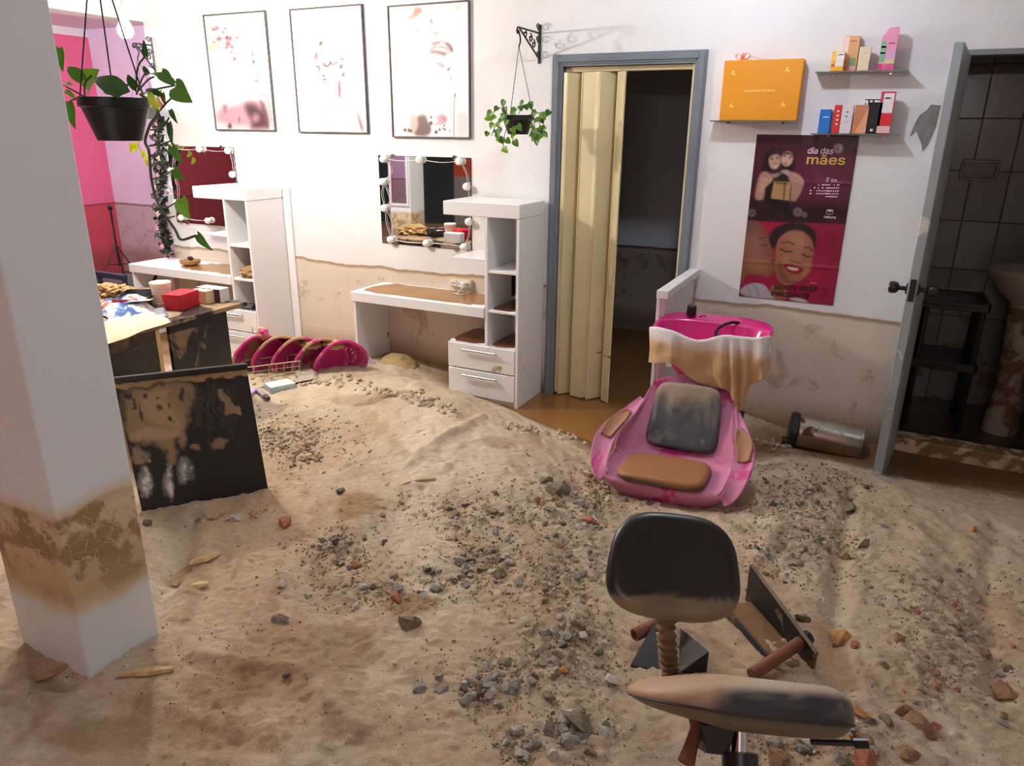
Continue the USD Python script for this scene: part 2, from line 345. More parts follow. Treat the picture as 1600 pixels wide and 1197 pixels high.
# the side behind the viewer, seen in the mirrors: a doorway to the dark yard, grey plinth, orange paint
M_ORANGE = mat("orange_paint", (196, 84, 44), 0.6)
M_GROUT = mat("grey_render", (150, 144, 136), 0.8, var=0.2)
struct("wall_front", [bb(-9.2, -8.35, -2.6, -2.5, -0.15, CEIL), bb(-6.62, 2.6, -2.6, -2.5, -0.15, 0.95), bb(-8.35, -6.62, -2.6, -2.5, 2.1, CEIL)], M_GROUT, "grey rendered wall with a doorway to the dark yard", smooth=False)
struct("trim_2", bb(-6.62, 2.6, -2.6, -2.5, 0.95, CEIL), M_ORANGE, "orange painted upper part of the wall facing the vanities")
struct("ceiling", bb(-9.2, 2.6, -2.6, 6.8, CEIL, CEIL + 0.1), M_CEIL, "plain white ceiling")
struct("beam", bb(-5.55, -5.35, -2.5, D, 2.47, CEIL), M_CEIL, "white dropped beam between the salon and the pink alcove")

# pillars: flood mud between two heights
def pillar_mat():
    n = {"g": ("geometry", {}), "sp": ("separate_xyz", {}), "p": ("principled_bsdf", {"roughness": 0.75, "specular_ior_level": 0.25}),
         "n1": ("noise_texture", {"scale": 4.0, "detail": 7.0, "roughness": 0.6}), "m1": ("math", {"math_type": "multiply_add", "value2": 0.10, "value3": -0.05}), "add": ("math", {"math_type": "add"}),
         "ramp": ("rgb_ramp", {"ramp": [(0, LIN((226, 235, 240))), (0.43, LIN((220, 228, 230))), (0.465, LIN((206, 194, 162))), (0.50, LIN((190, 170, 128))), (0.60, LIN((204, 186, 148))), (0.71, LIN((212, 197, 164))), (0.735, LIN((198, 182, 148))), (0.752, LIN((222, 216, 200))), (0.78, LIN((230, 238, 243))), (1, LIN((230, 238, 243)))]}),
         "mp": ("mapping", {"scale": (1.0, 1.0, 1.9)}), "nz": ("noise_texture", {"scale": 9.0, "detail": 5.0}), "mv": ("mix", {"fac": 0.09}),
         "vo": ("voronoi_texture", {"scale": 16.0, "feature": "distance_to_edge"}), "cr": ("map_range", {"from_min": 0.012, "from_max": 0.05, "to_min": 0.0, "to_max": 1.0, "clamp": True}),
         "n2": ("noise_texture", {"scale": 7.0, "detail": 4.0, "roughness": 0.6}), "pm": ("map_range", {"from_min": 0.47, "from_max": 0.53, "to_min": 0.0, "to_max": 1.0, "clamp": True}),
         "pat": ("math", {"math_type": "multiply"}), "zr": ("rgb_ramp", {"ramp": [(0, (0,) * 3), (0.46, (0,) * 3), (0.50, (0.55,) * 3), (0.58, (1,) * 3), (0.73, (1,) * 3), (0.742, (0,) * 3), (1, (0,) * 3)]}),
         "bw": ("rgb_to_bw", {}), "pat2": ("math", {"math_type": "multiply"}), "mx": ("mix", {"color2": LIN((160, 134, 94))}), "bp": ("bump", {"strength": 0.8, "distance": 0.006})}
    l = [("g.position", "sp.vector"), ("g.position", "n1.vector"), ("g.position", "n2.vector"), ("g.position", "mp.vector"), ("g.position", "nz.vector"), ("mp.vector", "mv.color1"), ("nz.color", "mv.color2"), ("mv.color", "vo.vector"),
         ("n1.fac", "m1.value1"), ("m1.value", "add.value1"), ("sp.z", "add.value2"), ("add.value", "ramp.fac"), ("vo.distance", "cr.value"), ("n2.fac", "pm.value"), ("cr.result", "pat.value1"), ("pm.result", "pat.value2"),
         ("add.value", "zr.fac"), ("zr.color", "bw.color"), ("bw.val", "pat2.value1"), ("pat.value", "pat2.value2"), ("pat2.value", "mx.fac"), ("ramp.color", "mx.color1"), ("mx.color", "p.base_color"), ("pat2.value", "bp.height"), ("bp.normal", "p.normal")]
    return usdkit.material(stage, "/World/Looks/pillar_paint", n, l, surface="p.BSDF")
M_PILLAR = pillar_mat()
struct("pillar", bb(-2.078, -1.78, 0.984, 1.212, -0.15, CEIL, 0.004), M_PILLAR, "square white pillar with a band of cracked dried mud")
struct("pillar", bb(-5.35, -5.05, 0.90, 1.20, -0.15, CEIL, 0.004), M_PILLAR, "square white pillar standing under the beam, seen in the mirror")
M_MIRROR = mat("mirror_glass", (225, 226, 228), 0.02, 1.0)
M_WHITE = mat("white_laminate", (228, 228, 230), 0.35, var=0.02)
pm = thing("framed_mirror", "tall mirror in a white frame fixed to the pillar under the beam", "mirror", (-5.2, 1.2, 0.9))
obj(pm, "glass", bb(-5.31, -5.09, 1.212, 1.216, 0.86, 2.0), M_MIRROR)
obj(pm, "frame", [bb(-5.335, -5.31, 1.2005, 1.225, 0.83, 2.03), bb(-5.09, -5.065, 1.2005, 1.225, 0.83, 2.03), bb(-5.31, -5.09, 1.2005, 1.225, 0.83, 0.86), bb(-5.31, -5.09, 1.2005, 1.225, 2.0, 2.03), bb(-5.31, -5.09, 1.2005, 1.2118, 0.86, 2.0)], M_WHITE)

# ---- door 1: grey frame, cream folding door, dark room with water behind
d1 = thing("door_1", "grey framed doorway with a cream folding door pushed half open", kind="structure", loc=(-1.42, D, 0))
def casing(parent, x0, x1, ztop, w, m, name="jamb"):
    for (a, b) in ((x0 - w, x0), (x1, x1 + w)):
        obj(parent, name, [bb(a, b, D - 0.018, D - 0.0005, -0.15, ztop + w, 0.004), bb(a + 0.012, b - 0.012, D - 0.026, D - 0.018, -0.15, ztop + w - 0.012, 0.003)], m)
    obj(parent, "lintel", [bb(x0 + 0.0003, x1 - 0.0003, D - 0.0178, D - 0.0005, ztop, ztop + w, 0.004), bb(x0 - 0.012, x1 + 0.012, D - 0.0255, D - 0.018, ztop + 0.012, ztop + w - 0.0125, 0.003)], m)
casing(d1, -1.825, -1.02, 2.075, 0.056, M_GREY)
obj(d1, "lining", [bb(-1.83, -1.815, D - 0.012, D + TH, -0.15, 2.085), bb(-1.03, -1.0, D - 0.012, D + TH, -0.15, 2.085), bb(-1.815, -1.03, D - 0.012, D + TH, 2.065, 2.085)], M_GREY)
obj(d1, "track", bb(-1.81, -1.045, D + 0.02, D + 0.055, 2.035, 2.064, 0.003), M_CREAM2)
obj(d1, "closing_strip", bb(-1.045, -1.031, D + 0.005, D + 0.06, -0.1, 2.064, 0.002), M_CREAM2)
# zigzag of narrow hinge strips and wide panels
fx = [-1.808, -1.782, -1.712, -1.690, -1.600, -1.572, -1.500, -1.470, -1.420]
fy = [-0.035, -0.045, 0.035, -0.030, -0.045, -0.060, 0.045, -0.02, -0.055]
for i in range(8):
    a, b = np.array([fx[i], D + 0.035 + fy[i]]), np.array([fx[i + 1], D + 0.035 + fy[i + 1]])
    t = (b - a) / np.linalg.norm(b - a); nn = np.array([-t[1], t[0]]) * 0.005
    zb = 0.02 - 0.012 * (i % 2)
    obj(d1, "folding_panel", prism([a - nn, b - nn, b + nn, a + nn], 2.032 - zb, (0, 0, zb)), M_CREAM)
    if i % 2 == 1: obj(d1, "ridge", rod((*(a - nn * 1.2), zb), (*(a - nn * 1.2), 2.03), 0.0045), M_CREAM)
obj(d1, "pull_handle", cushion(0.026, 0.16, 0.018, AXW, (-1.447, D - 0.014, 0.86), k=16, rings=3), M_CREAM2, label="moulded pull handle")
# dark room beyond
struct("wall_store", [bb(-2.6, 0.05, 6.3, 6.4, -0.15, CEIL), bb(-2.7, -2.6, D + TH, 6.4, -0.15, CEIL), bb(-0.05, 0.05, D + TH, 6.3, -0.15, CEIL)], M_GREYWALL, "unlit grey walls of the flooded room behind the folding door", smooth=False)

# ---- door 2 and bathroom
d2 = thing("door_2", "grey metal door standing open into the room, with black round knobs", kind="structure", loc=(0.24, D, 0))
M_DOOR = mat("chipped_grey_door", (150, 160, 164), 0.4, var=0.1, vscale=5, mud=((205, 204, 196), 0.22, 11.0, 0.1, 1.6))
hin, lat = np.array([0.262, D + 0.0]), np.array([0.186, 3.70])
dv = (lat - hin) / np.linalg.norm(lat - hin); dn = np.array([-dv[1], dv[0]])
DAX = np.array([[*dv, 0], [*dn, 0], [0, 0, 1.0]])
lc = (hin + lat) / 2
obj(d2, "leaf", obox(np.array([*lc, 1.03]), DAX, (np.linalg.norm(lat - hin) / 2, 0.02, 1.03), 0.003), M_DOOR)
M_BLACK = mat("black_plastic", (22, 23, 26), 0.3, var=0.1)
M_BLACKMET = mat("black_iron", (30, 30, 32), 0.4)
M_CHROME = mat("chrome", (200, 200, 198), 0.15, 1.0)
kz = 1.045; kp = lat - dv * 0.035
for s in (-1, 1):
    ax = np.array([[*dv, 0], [0, 0, 1.0], [*(dn * s), 0]])
    h = obj(d2, "knob", lathe([(0.026, 0.021), (0.026, 0.027), (0.010, 0.030), (0.010, 0.055), (0.022, 0.062), (0.027, 0.072), (0.027, 0.092), (0.022, 0.098)], 20, ax, (*kp, kz)), M_BLACK)
obj(d2, "lock_plate", obox(np.array([*(lat + dv * 0.002), kz]), DAX, (0.0015, 0.012, 0.05), 0.0005), M_BLACKMET)
obj(d2, "hinge", [rod((*(hin - dn * 0.03), z), (*(hin - dn * 0.03), z + 0.09), 0.008) for z in (0.3, 1.0, 1.75)], M_GREY)
M_LINTEL = mat("grey_door_frame", (120, 124, 126), 0.5)
obj(d2, "frame", [bb(0.235, 0.262, D - 0.006, D + TH, -0.1, 2.09), bb(1.0, 1.02, D - 0.006, D + TH, -0.1, 2.09), bb(0.262, 1.0, D - 0.006, D + TH, 2.065, 2.09)], M_LINTEL)
M_STONE = mat("muddy_threshold", (206, 186, 150), 0.7, var=0.3, vscale=9, bump=0.6, mud=((138, 106, 72), 0.48, 8.0, -1, 3))
obj(d2, "threshold", bb(0.262, 1.0, D - 0.02, D + TH, -0.1, 0.095, 0.012), M_STONE, label="mud-caked stone threshold")
BY, BX0, BX1 = 5.42, 0.05, 1.9
M_TILEBED = mat("tile_bed", (70, 68, 60), 0.8)
struct("wall_bathroom", [bb(BX0, BX1, BY, BY + 0.1, -0.15, CEIL), bb(BX1, BX1 + 0.1, D + TH, BY + 0.1, -0.15, CEIL), bb(BX0 + 0.002, BX0 + 0.012, D + TH, BY, -0.15, CEIL)], M_TILEBED, "tiled walls of the dark flooded bathroom", smooth=False)
wbp = "/World/wall_bathroom"
M_TILES = [mat(f"bathroom_tile_{i}", c, 0.22, mud=((120, 100, 72), 0.35, 6.0, -1, 0.72)) for i, c in enumerate(((134, 136, 128), (128, 130, 122), (138, 140, 132)))]
tw, thh = 0.20, 0.30
for r in range(8):
    for c in range(9):
        x0, z0 = BX0 + 0.02 + c * tw, 0.0 + r * thh
        obj(wbp, "tile", bb(x0 + 0.003, x0 + tw - 0.002, BY - 0.006 - 0.001 * rng.random(), BY - 0.0002, z0 + 0.003, z0 + thh - 0.002, 0.0015), M_TILES[rng.integers(3)])
struct("floor", bb(0.05, 1.9, D + TH, BY, -0.14, 0.03), mat("bathroom_floor", (78, 62, 46), 0.25, var=0.3), "muddy wet bathroom floor")
sd = thing("soap_dish", "small recessed ceramic soap dish set in the bathroom tiles", "soap dish", (*aY(1530, 266, BY)[:2], aY(1530, 266, BY)[2] - 0.05))
c = aY(1530, 266, BY - 0.01); M_CERAM = mat("beige_ceramic", (150, 138, 116), 0.2)
obj(sd, "rim", [bb(c[0] - 0.10, c[0] + 0.10, BY - 0.03, BY - 0.007, c[2] + s * 0.052 - 0.009, c[2] + s * 0.052 + 0.009, 0.005) for s in (-1, 1)] + [bb(c[0] + s * 0.092 - 0.009, c[0] + s * 0.092 + 0.009, BY - 0.03, BY - 0.007, c[2] - 0.043, c[2] + 0.043, 0.005) for s in (-1, 1)], M_CERAM)
obj(sd, "bowl", bb(c[0] - 0.082, c[0] + 0.082, BY - 0.012, BY - 0.007, c[2] - 0.043, c[2] + 0.043), mat("dark_ceramic", (96, 88, 74), 0.3))
# washbasin on pedestal
sc = aY(1612, 470, 4.93); zr = aY(1575, 425, 4.93)[2]
wbn = thing("washbasin", "muddy ceramic pedestal washbasin at the bathroom wall", "sink", (sc[0], 4.93, 0.03))
M_SINK = mat("sink_ceramic", (168, 156, 140), 0.15, mud=((116, 84, 56), 0.5, 6.0, -1, 0.8))
prof = [(0.05, -0.16), (0.10, -0.14), (0.19, -0.07), (0.245, -0.01), (0.25, 0.01), (0.24, 0.018), (0.225, 0.008), (0.17, -0.05), (0.06, -0.10), (0.0, -0.105)]
bm = lathe(prof, 28, None, (0, 0, 0)); bm.vertices = bm.vertices * [1.0, 0.85, 1.25] + [sc[0], 4.95, zr]
obj(wbn, "bowl", bm, M_SINK)
obj(wbn, "pedestal", lathe([(0.10, 0.03), (0.095, 0.08), (0.075, 0.3), (0.085, 0.55), (0.10, zr - 0.17)], 20, None, (sc[0], 4.95, 0)), M_SINK)
obj(wbn, "tap", [rod((sc[0], 5.13, zr), (sc[0], 5.13, zr + 0.12), 0.012), rod((sc[0], 5.13, zr + 0.11), (sc[0], 5.03, zr + 0.10), 0.01)], M_CHROME)
# two-tier black rack
rk = thing("plastic_rack", "black two-tier plastic rack standing on the bathroom floor", "shelf", (0.68, 4.95, 0.03))
zt, zm = aY(1500, 468, 4.95)[2], aY(1490, 560, 4.95)[2]
rx0, rx1 = aY(1437, 470, 4.95)[0], aY(1552, 470, 4.75)[0]
for z in (zt, zm):
    obj(rk, "tray", [bb(rx0, rx1, 4.76, 5.14, z - 0.012, z, 0.004), bb(rx0, rx1, 4.76, 4.775, z - 0.03, z + 0.02, 0.004), bb(rx0, rx1, 5.125, 5.14, z - 0.03, z + 0.02, 0.004), bb(rx0, rx0 + 0.015, 4.76, 5.14, z - 0.03, z + 0.02, 0.004), bb(rx1 - 0.015, rx1, 4.76, 5.14, z - 0.03, z + 0.02, 0.004)], M_BLACK)
for x in (rx0 + 0.03, rx1 - 0.03):
    for y in (4.79, 5.11): obj(rk, "leg", [rod((x, y, 0.03), (x, y, zt), 0.018, 10)], M_BLACK)
struct("flood_water", bb(-2.6, -0.06, 3.2, 6.3, -0.14, 0.0), M_WATER, "brown floodwater lying in and before the doorway of the folding door")
# grey cement patch where the paint broke off by the bathroom door
pp = [(1455, 163), (1448, 172), (1437, 180), (1430, 192), (1424, 206), (1421, 214), (1432, 205), (1436, 216), (1440, 226), (1441, 237), (1450, 226), (1462, 200), (1470, 165)]
q = np.array([aY(u, v, D)[[0, 2]] for u, v in pp])
obj(wb, "bare_patch", prism(q, 0.002, (0, D - 0.0001, 0), np.array([[1, 0, 0], [0, 0, 1], [0, -1, 0]])), mat("bare_cement", (128, 126, 120), 0.9, var=0.25, vscale=30, bump=0.5), label="bare grey cement patch beside the bathroom door")

# ------------------------------------------------------------------ sand
CP = np.array([(-1.8, .95, .255), (-2.1, 1.0, .25), (-1.95, 1.3, .24), (-2.5, .9, .24), (-2.56, 1.75, .20), (-2.24, 2.12, .20), (-2.9, 2.2, .14), (-3.2, 2.5, .10), (-3.2, 3.0, .13), (-4.0, 4.2, .06), (-4.4, 3.4, .06), (-3.6, 3.4, .15), (-3.1, 3.75, .17),
    (-2.73, 3.62, .19), (-2.45, 3.72, .17), (-2.21, 3.80, .12), (-1.95, 3.83, .075), (-1.72, 3.80, .03), (-1.45, 3.73, .02), (-1.21, 3.66, .015), (-1.0, 3.55, .02), (-2.45, 4.02, .05), (-2.15, 4.05, -.01), (-1.9, 4.08, -.06), (-2.8, 4.3, .09), (-2.5, 4.3, .03), (-1.5, 4.1, -.1), (-1.2, 4.0, -.1), (-1.0, 3.85, -.06), (-1.5, 4.6, -.13), (-1.0, 4.3, -.1),
    (-2.0, 3.2, .23), (-1.6, 2.7, .25), (-1.2, 2.9, .18), (-1.0, 2.2, .27), (-.5, 1.6, .29), (0, 1, .31), (-1, 1.2, .28), (-.6, .4, .3), (-1.8, 2.2, .24), (-2.2, 2.8, .22), (-.85, 3.05, .10), (-.6, 2.95, .12), (-.62, 3.3, .06), (-.3, 3.2, .16), (-.35, 3.55, .15), (-.3, 3.96, .07), (-.05, 3.88, .10), (.17, 3.68, .15), (.5, 3.65, .14), (.83, 3.62, .13), (.2, 4.1, .03), (.6, 4.15, .03), (1.0, 4.2, .03), (-.35, 4.34, .05), (-.6, 4.3, .10), (-.05, 4.3, .03), (.15, 4.33, .03), (-.2, 4.15, .02), (.0, 4.12, .02), (-.75, 3.75, .03), (-.5, 3.95, .05),
    (.9, 2.6, .2), (1.6, 3.2, .15), (.8, 1.5, .3), (2.3, 2, .25), (1.0, .2, .32), (-4, 1.5, .2), (-4, 0, .25), (-2.5, -1, .3), (0, -2, .32), (-6, 2, .05), (-6, 4.5, .02), (-8.5, 5.5, .0), (-8, 1, .05), (-7.5, -2, .1), (.3, 3.0, .2), (2.2, 4.2, .08)])
rbf = RBFInterpolator(CP[:, :2], CP[:, 2], kernel='thin_plate_spline', smoothing=0.0015)
CL = [(760, 880, (55, 28), 26, (7, 14), ("grey", "mossy", "dark"), "gravel in the middle of the sand heap", "gravel stone in the patch at the centre of the sand heap"),
      (775, 800, (90, 26), 20, (6, 12), ("grey", "mossy", "brown"), "gravel on the upper slope", "small stone on the slope above the central gravel patch"),
      (915, 795, (60, 40), 34, (7, 15), ("grey", "mossy", "pale", "brown"), "gravel before the pink chair", "gravel stone in front of the pink salon chair"),
      (905, 900, (40, 45), 18, (7, 13), ("grey", "mossy", "brown"), "gravel beside the black backrest", "gravel stone beside the upright black backrest"),
      (755, 1070, (52, 26), 24, (9, 22), ("grey", "grey", "dark", "pale"), "stones in the smooth sand", "angular stone in the cluster on the smooth lower sand"),
      (880, 1010, (60, 55), 30, (8, 17), ("grey", "pale", "brown", "mossy"), "stones beside the stool seat", "stone scattered on the sand beside the stool seat"),
      (905, 1150, (34, 26), 16, (12, 24), ("grey", "pale", "mossy"), "stones round the greenish stone", "stone packed round the large greenish one"),
      (815, 1170, (26, 18), 7, (12, 22), ("pale", "grey"), "small cluster at the bottom edge", "stone in the small cluster at the bottom edge"),
      (1265, 1145, (70, 26), 34, (10, 24), ("pale", "grey", "grey", "mossy"), "gravel under the stool seat", "gravel stone piled under the stool seat"),
      (1250, 850, (75, 40), 40, (5, 11), ("brown", "mossy", "dark", "grey"), "gravel by the rill", "gravel stone in the patch between pink chair and sand rill"),
      (1270, 770, (55, 24), 22, (4, 9), ("brown", "dark", "mossy"), "fine gravel before the trash bin", "fine gravel stone in front of the steel bin"),
      (1480, 1030, (80, 75), 30, (7, 16), ("brown", "mossy", "grey", "red"), "stones on the outer sand", "stone scattered over the open sand in front of the bathroom"),
      (1450, 930, (70, 40), 12, (5, 10), ("brown", "dark", "grey"), "small stones before the bathroom", "small stone lying between the rill and the bathroom door"),
      (530, 860, (40, 22), 12, (6, 12), ("mossy", "dark", "grey"), "gravel near the wet patch", "gravel stone in the strip below the wet brown patch"),
      (590, 915, (75, 22), 14, (7, 14), ("grey", "dark", "pale"), "stones above the brick fragment", "stone in the loose row above the rust-red brick fragment"),
      (455, 690, (45, 24), 22, (4, 8), ("dark", "mossy"), "crumbs beside the black panel", "mud crumb in the patch right of the leaning black panel"),
      (270, 1030, (180, 60), 0, (5, 9), ("dark",), "", "")]
def sstep(x, a, b): t = np.clip((x - a) / (b - a), 0, 1); return t * t * (3 - 2 * t)
def segdist(P, pts):
    """distance of points to a polyline and position along it"""
    best = np.full(len(P), 9.0)
    for a, b in zip(pts[:-1], pts[1:]):
        a, b = np.asarray(a), np.asarray(b); d = b - a
        t = np.clip(((P - a) @ d) / (d @ d), 0, 1); best = np.minimum(best, np.linalg.norm(P - a - t[:, None] * d, axis=1))
    return best
flow_dir = np.array([0.55, -0.83])
def gp(u, v, z=0.22): return aZ(u, v, z)[:2]
# rills washed into the heap: (pixels of the course, width, depth); negative depth = a raised tongue
RILLS = [([(1330, 750), (1320, 830), (1310, 900), (1300, 1000), (1310, 1100)], .035, .018), ([(300, 800), (275, 900), (225, 1000)], .04, .02), ([(60, 1060), (220, 1130), (420, 1197)], .035, .014), ([(480, 900), (500, 960), (560, 1040), (640, 1090)], .05, .012),
         ([(830, 860), (830, 930), (900, 1010)], .06, -.014), ([(1180, 880), (1220, 800), (1180, 760)], .04, -.012), ([(720, 615), (660, 760), (520, 860), (450, 920)], .07, -.012), ([(310, 1040), (470, 1075), (560, 1170)], .03, -.012),
         ([(150, 1140), (330, 1190)], .03, .012), ([(1560, 800), (1540, 900), (1560, 1100)], .04, .014), ([(1430, 790), (1440, 900), (1420, 1050)], .08, -.012), ([(640, 740), (760, 640), (830, 655)], .03, -.012), ([(560, 630), (640, 610), (700, 640)], .03, .018)]
RG = [(np.array([gp(u, v) for u, v in c]), w, d) for c, w, d in RILLS]
def gravel(uv):
    """how gravelly the sand is at a pixel of the photograph's survey"""
    g_ = np.zeros(len(uv))
    for u, v, (su, sv), n, *_ in CL: g_ = np.maximum(g_, min(1, n / 14) * np.exp(-.5 * (((uv[:, 0] - u) / su) ** 2 + ((uv[:, 1] - v) / sv) ** 2)))
    return g_
def height(P, fine=True):
    P = np.atleast_2d(np.asarray(P, float)); z = rbf(P)
    heap = sstep(z, 0.0, 0.10)
    q = np.stack([P @ np.array([0.83, 0.55]), P @ flow_dir * 0.35, np.zeros(len(P))], 1)
    z = z + heap * (0.045 * (meshkit.fbm(q * 2.6 + 3, 4, 3) - 0.5))
    for c, w, d in RG: z = z - 1.7 * d * np.exp(-(segdist(P, c) / w) ** 2)
    if fine:
        p3 = np.column_stack([P, np.zeros(len(P))])
        z = z + (0.3 + 0.7 * heap) * (0.016 * (meshkit.fbm(q * [22, 22, 1], 3, 5) - 0.5) + 0.011 * (meshkit.fbm(p3 * 38, 3, 9) - 0.5))
        z = z + (.35 + .65 * heap) * .0055 * (meshkit.fbm(p3 * 95 + 5, 2, 19) - .5)
        l = meshkit.noise(p3 * 17 + 40, 4); z = z + heap * 0.006 * sstep(l, .74, .9)
        gv = .18 + .82 * gravel(proj(np.column_stack([P, z])).T) * (P[:, 1] > .4)
        l = meshkit.fbm(q * [46, 46, 1] + 17, 3, 14); z = z - heap * gv * 0.011 * sstep(l, .56, .74); l = meshkit.fbm(p3 * 48 + 60, 2, 15); z = z + heap * gv * 0.010 * sstep(l, .55, .78)
    z = np.where((P[:, 1] > D - 0.01), np.minimum(z, -0.12), z)
    return z
def ground(u, v, z0=0.22):
    """the point of the sand's surface seen at a pixel"""
    z = z0
    for _ in range(14):
        P = aZ(u, v, z); z = 0.5 * z + 0.5 * float(height(P[:2], False)[0])
    return aZ(u, v, z)
# grid: fine where the camera sees it
xs = np.concatenate([np.arange(-9.0, -4.2, .08), np.arange(-4.2, -2.6, .0115), np.arange(-2.6, 1.2, .0085), np.arange(1.2, 1.6, .0115), np.arange(1.6, 2.41, .06)])
ys = np.concatenate([np.arange(-2.5, 0.3, .09), np.arange(.3, 2.3, .0062), np.arange(2.3, 4.381, .0115)])
X, Y = np.meshgrid(xs, ys); PP = np.column_stack([X.ravel(), Y.ravel()])
ZZ = np.concatenate([height(PP[i:i + 60000]) for i in range(0, len(PP), 60000)])
# colour: pale washed sand, pinkish clay, wet brown hollows
UV = proj(np.column_stack([PP, ZZ])).T
p3 = np.column_stack([PP, np.zeros(len(PP))])
q3 = np.column_stack([PP @ np.array([0.83, 0.55]), PP @ flow_dir * 0.3, np.zeros(len(PP))])
base, pale, clay, wet, grey = (np.array(LIN(c)) for c in ((192, 172, 145), (209, 193, 168), (193, 165, 136), (150, 121, 88), (180, 168, 149)))
k1, k2, k3, k4 = (meshkit.fbm(q3 * 3.2 + 7, 4, 21), meshkit.fbm(q3 * 2.1 + 1, 4, 22), meshkit.fbm(p3 * 5 + 2, 4, 23), meshkit.fbm(q3 * 16, 3, 24))
COL = np.tile(base, (len(PP), 1))
def blend(m, c): 
    global COL
    COL = COL * (1 - m[:, None]) + c * m[:, None]
blend(sstep(k1, .48, .68) * .8, pale); blend(sstep(k2, .52, .7) * .7, clay); blend(sstep(k3, .56, .72) * .45, grey); blend(sstep(k4, .55, .75) * .35, wet)
for (u, v, ru, rv, a) in ((555, 790, 38, 26, .9), (640, 945, 45, 20, .9), (470, 1010, 110, 42, .6), (350, 1075, 60, 30, .7), (420, 1060, 60, 30, .5), (180, 1150, 120, 30, .5), (60, 1120, 90, 50, .3), (560, 1140, 80, 40, .35), (300, 900, 30, 40, .5), (1180, 690, 60, 26, .8), (780, 690, 30, 10, .5), (1010, 1160, 60, 40, .4), (960, 780, 40, 20, .4), (250, 800, 60, 16, .4), (560, 625, 50, 10, .4)):
    e = ((UV[:, 0] - u) / ru) ** 2 + ((UV[:, 1] - v) / rv) ** 2 + (k3 - .5) * 2.2
    blend(sstep(-e, -1.3, -.3) * a * ((UV[:, 1] > 560) & (PP[:, 1] > .3)), wet)
gvc = gravel(UV) * (PP[:, 1] > .4)
blend(gvc * sstep(meshkit.fbm(p3 * 30, 3, 33), .40, .62) * .55, np.array(LIN((150, 132, 110))))
mudn = ZZ + (k3 - .5) * .05
blend(sstep(-mudn, -.065, -.02) * .92, np.array(LIN((118, 84, 52))))
east = sstep(PP[:, 1], 3.72, 3.86) * sstep(PP[:, 0], -.35, -.15)
blend(east * .85, np.array(LIN((126, 94, 62))))
blend(sstep(PP[:, 1], 4.0, 4.2) * (PP[:, 0] < -.9) * (PP[:, 0] > -5) * .5, wet)
COL *= (0.84 + 0.32 * meshkit.fbm(p3 * 70, 2, 31))[:, None]
st_ = meshkit.fbm(np.stack([PP @ np.array([0.83, 0.55]) * 20, PP @ flow_dir * 3, np.zeros(len(PP))], 1), 3, 41); COL *= (0.9 + 0.2 * st_)[:, None]
f = grid_faces(len(ys), len(xs)); f = f[:, ::-1]
M_SAND = mat("sand", (196, 170, 140), 0.85, vcol=True, var=0.22, vscale=210, bump=1.0, bscale=240, spec=0.2)
sm = trimesh.Trimesh(np.column_stack([PP, ZZ]), f, process=False)
if sm.face_normals[:, 2].mean() < 0: sm.invert()
obj(None, "sand", sm, M_SAND, smooth=True, color=COL, label="heap of pale brown flood sand and mud covering the whole floor", cat="sand", kind="stuff")

# ------------------------------------------------------------------ stones
SC = {"grey": (142, 138, 128), "dark": (96, 90, 80), "pale": (182, 178, 166), "brown": (140, 108, 80), "ochre": (178, 132, 80), "red": (164, 100, 74), "mossy": (124, 114, 92)}
ADJ = {"grey": "grey", "dark": "charcoal-dark", "pale": "pale", "brown": "brown", "red": "reddish", "mossy": "olive-brown", "ochre": "ochre"}
M_ST = {k: mat(f"stone_{k}", c, 0.8, var=0.4, vscale=70, bump=0.8, bscale=160) for k, c in SC.items()}
def rock(r, seed, flat=0.7):
    g = np.random.default_rng(seed); p = g.normal(size=(15, 3)); p /= np.linalg.norm(p, axis=1, keepdims=True); p *= g.uniform(.75, 1.1, (15, 1))
    s = np.array([r * g.uniform(.85, 1.4), r * g.uniform(.7, 1.1), r * flat * g.uniform(.8, 1.15)])
    m = hull(p * s); m.vertices = m.vertices @ rotz(g.uniform(0, 6.28)); return m
NST = 0
def stone(u, v, px, kind, label=None, group=None, flat=0.75, sink=0.36):
    """one stone about px pixels wide"""
    global NST
    P = ground(u, v); dep = (P - EYE) @ CM[2]; r = px * 1.28 * dep / F / 2; NST += 1
    m = rock(r, 100 + NST, flat); m.apply_translation((P[0], P[1], P[2] + r * flat * (1 - 2 * sink) * .9))
    obj(None, "stone", m, M_ST[kind], smooth=False, label=label, cat="stone", group=group)
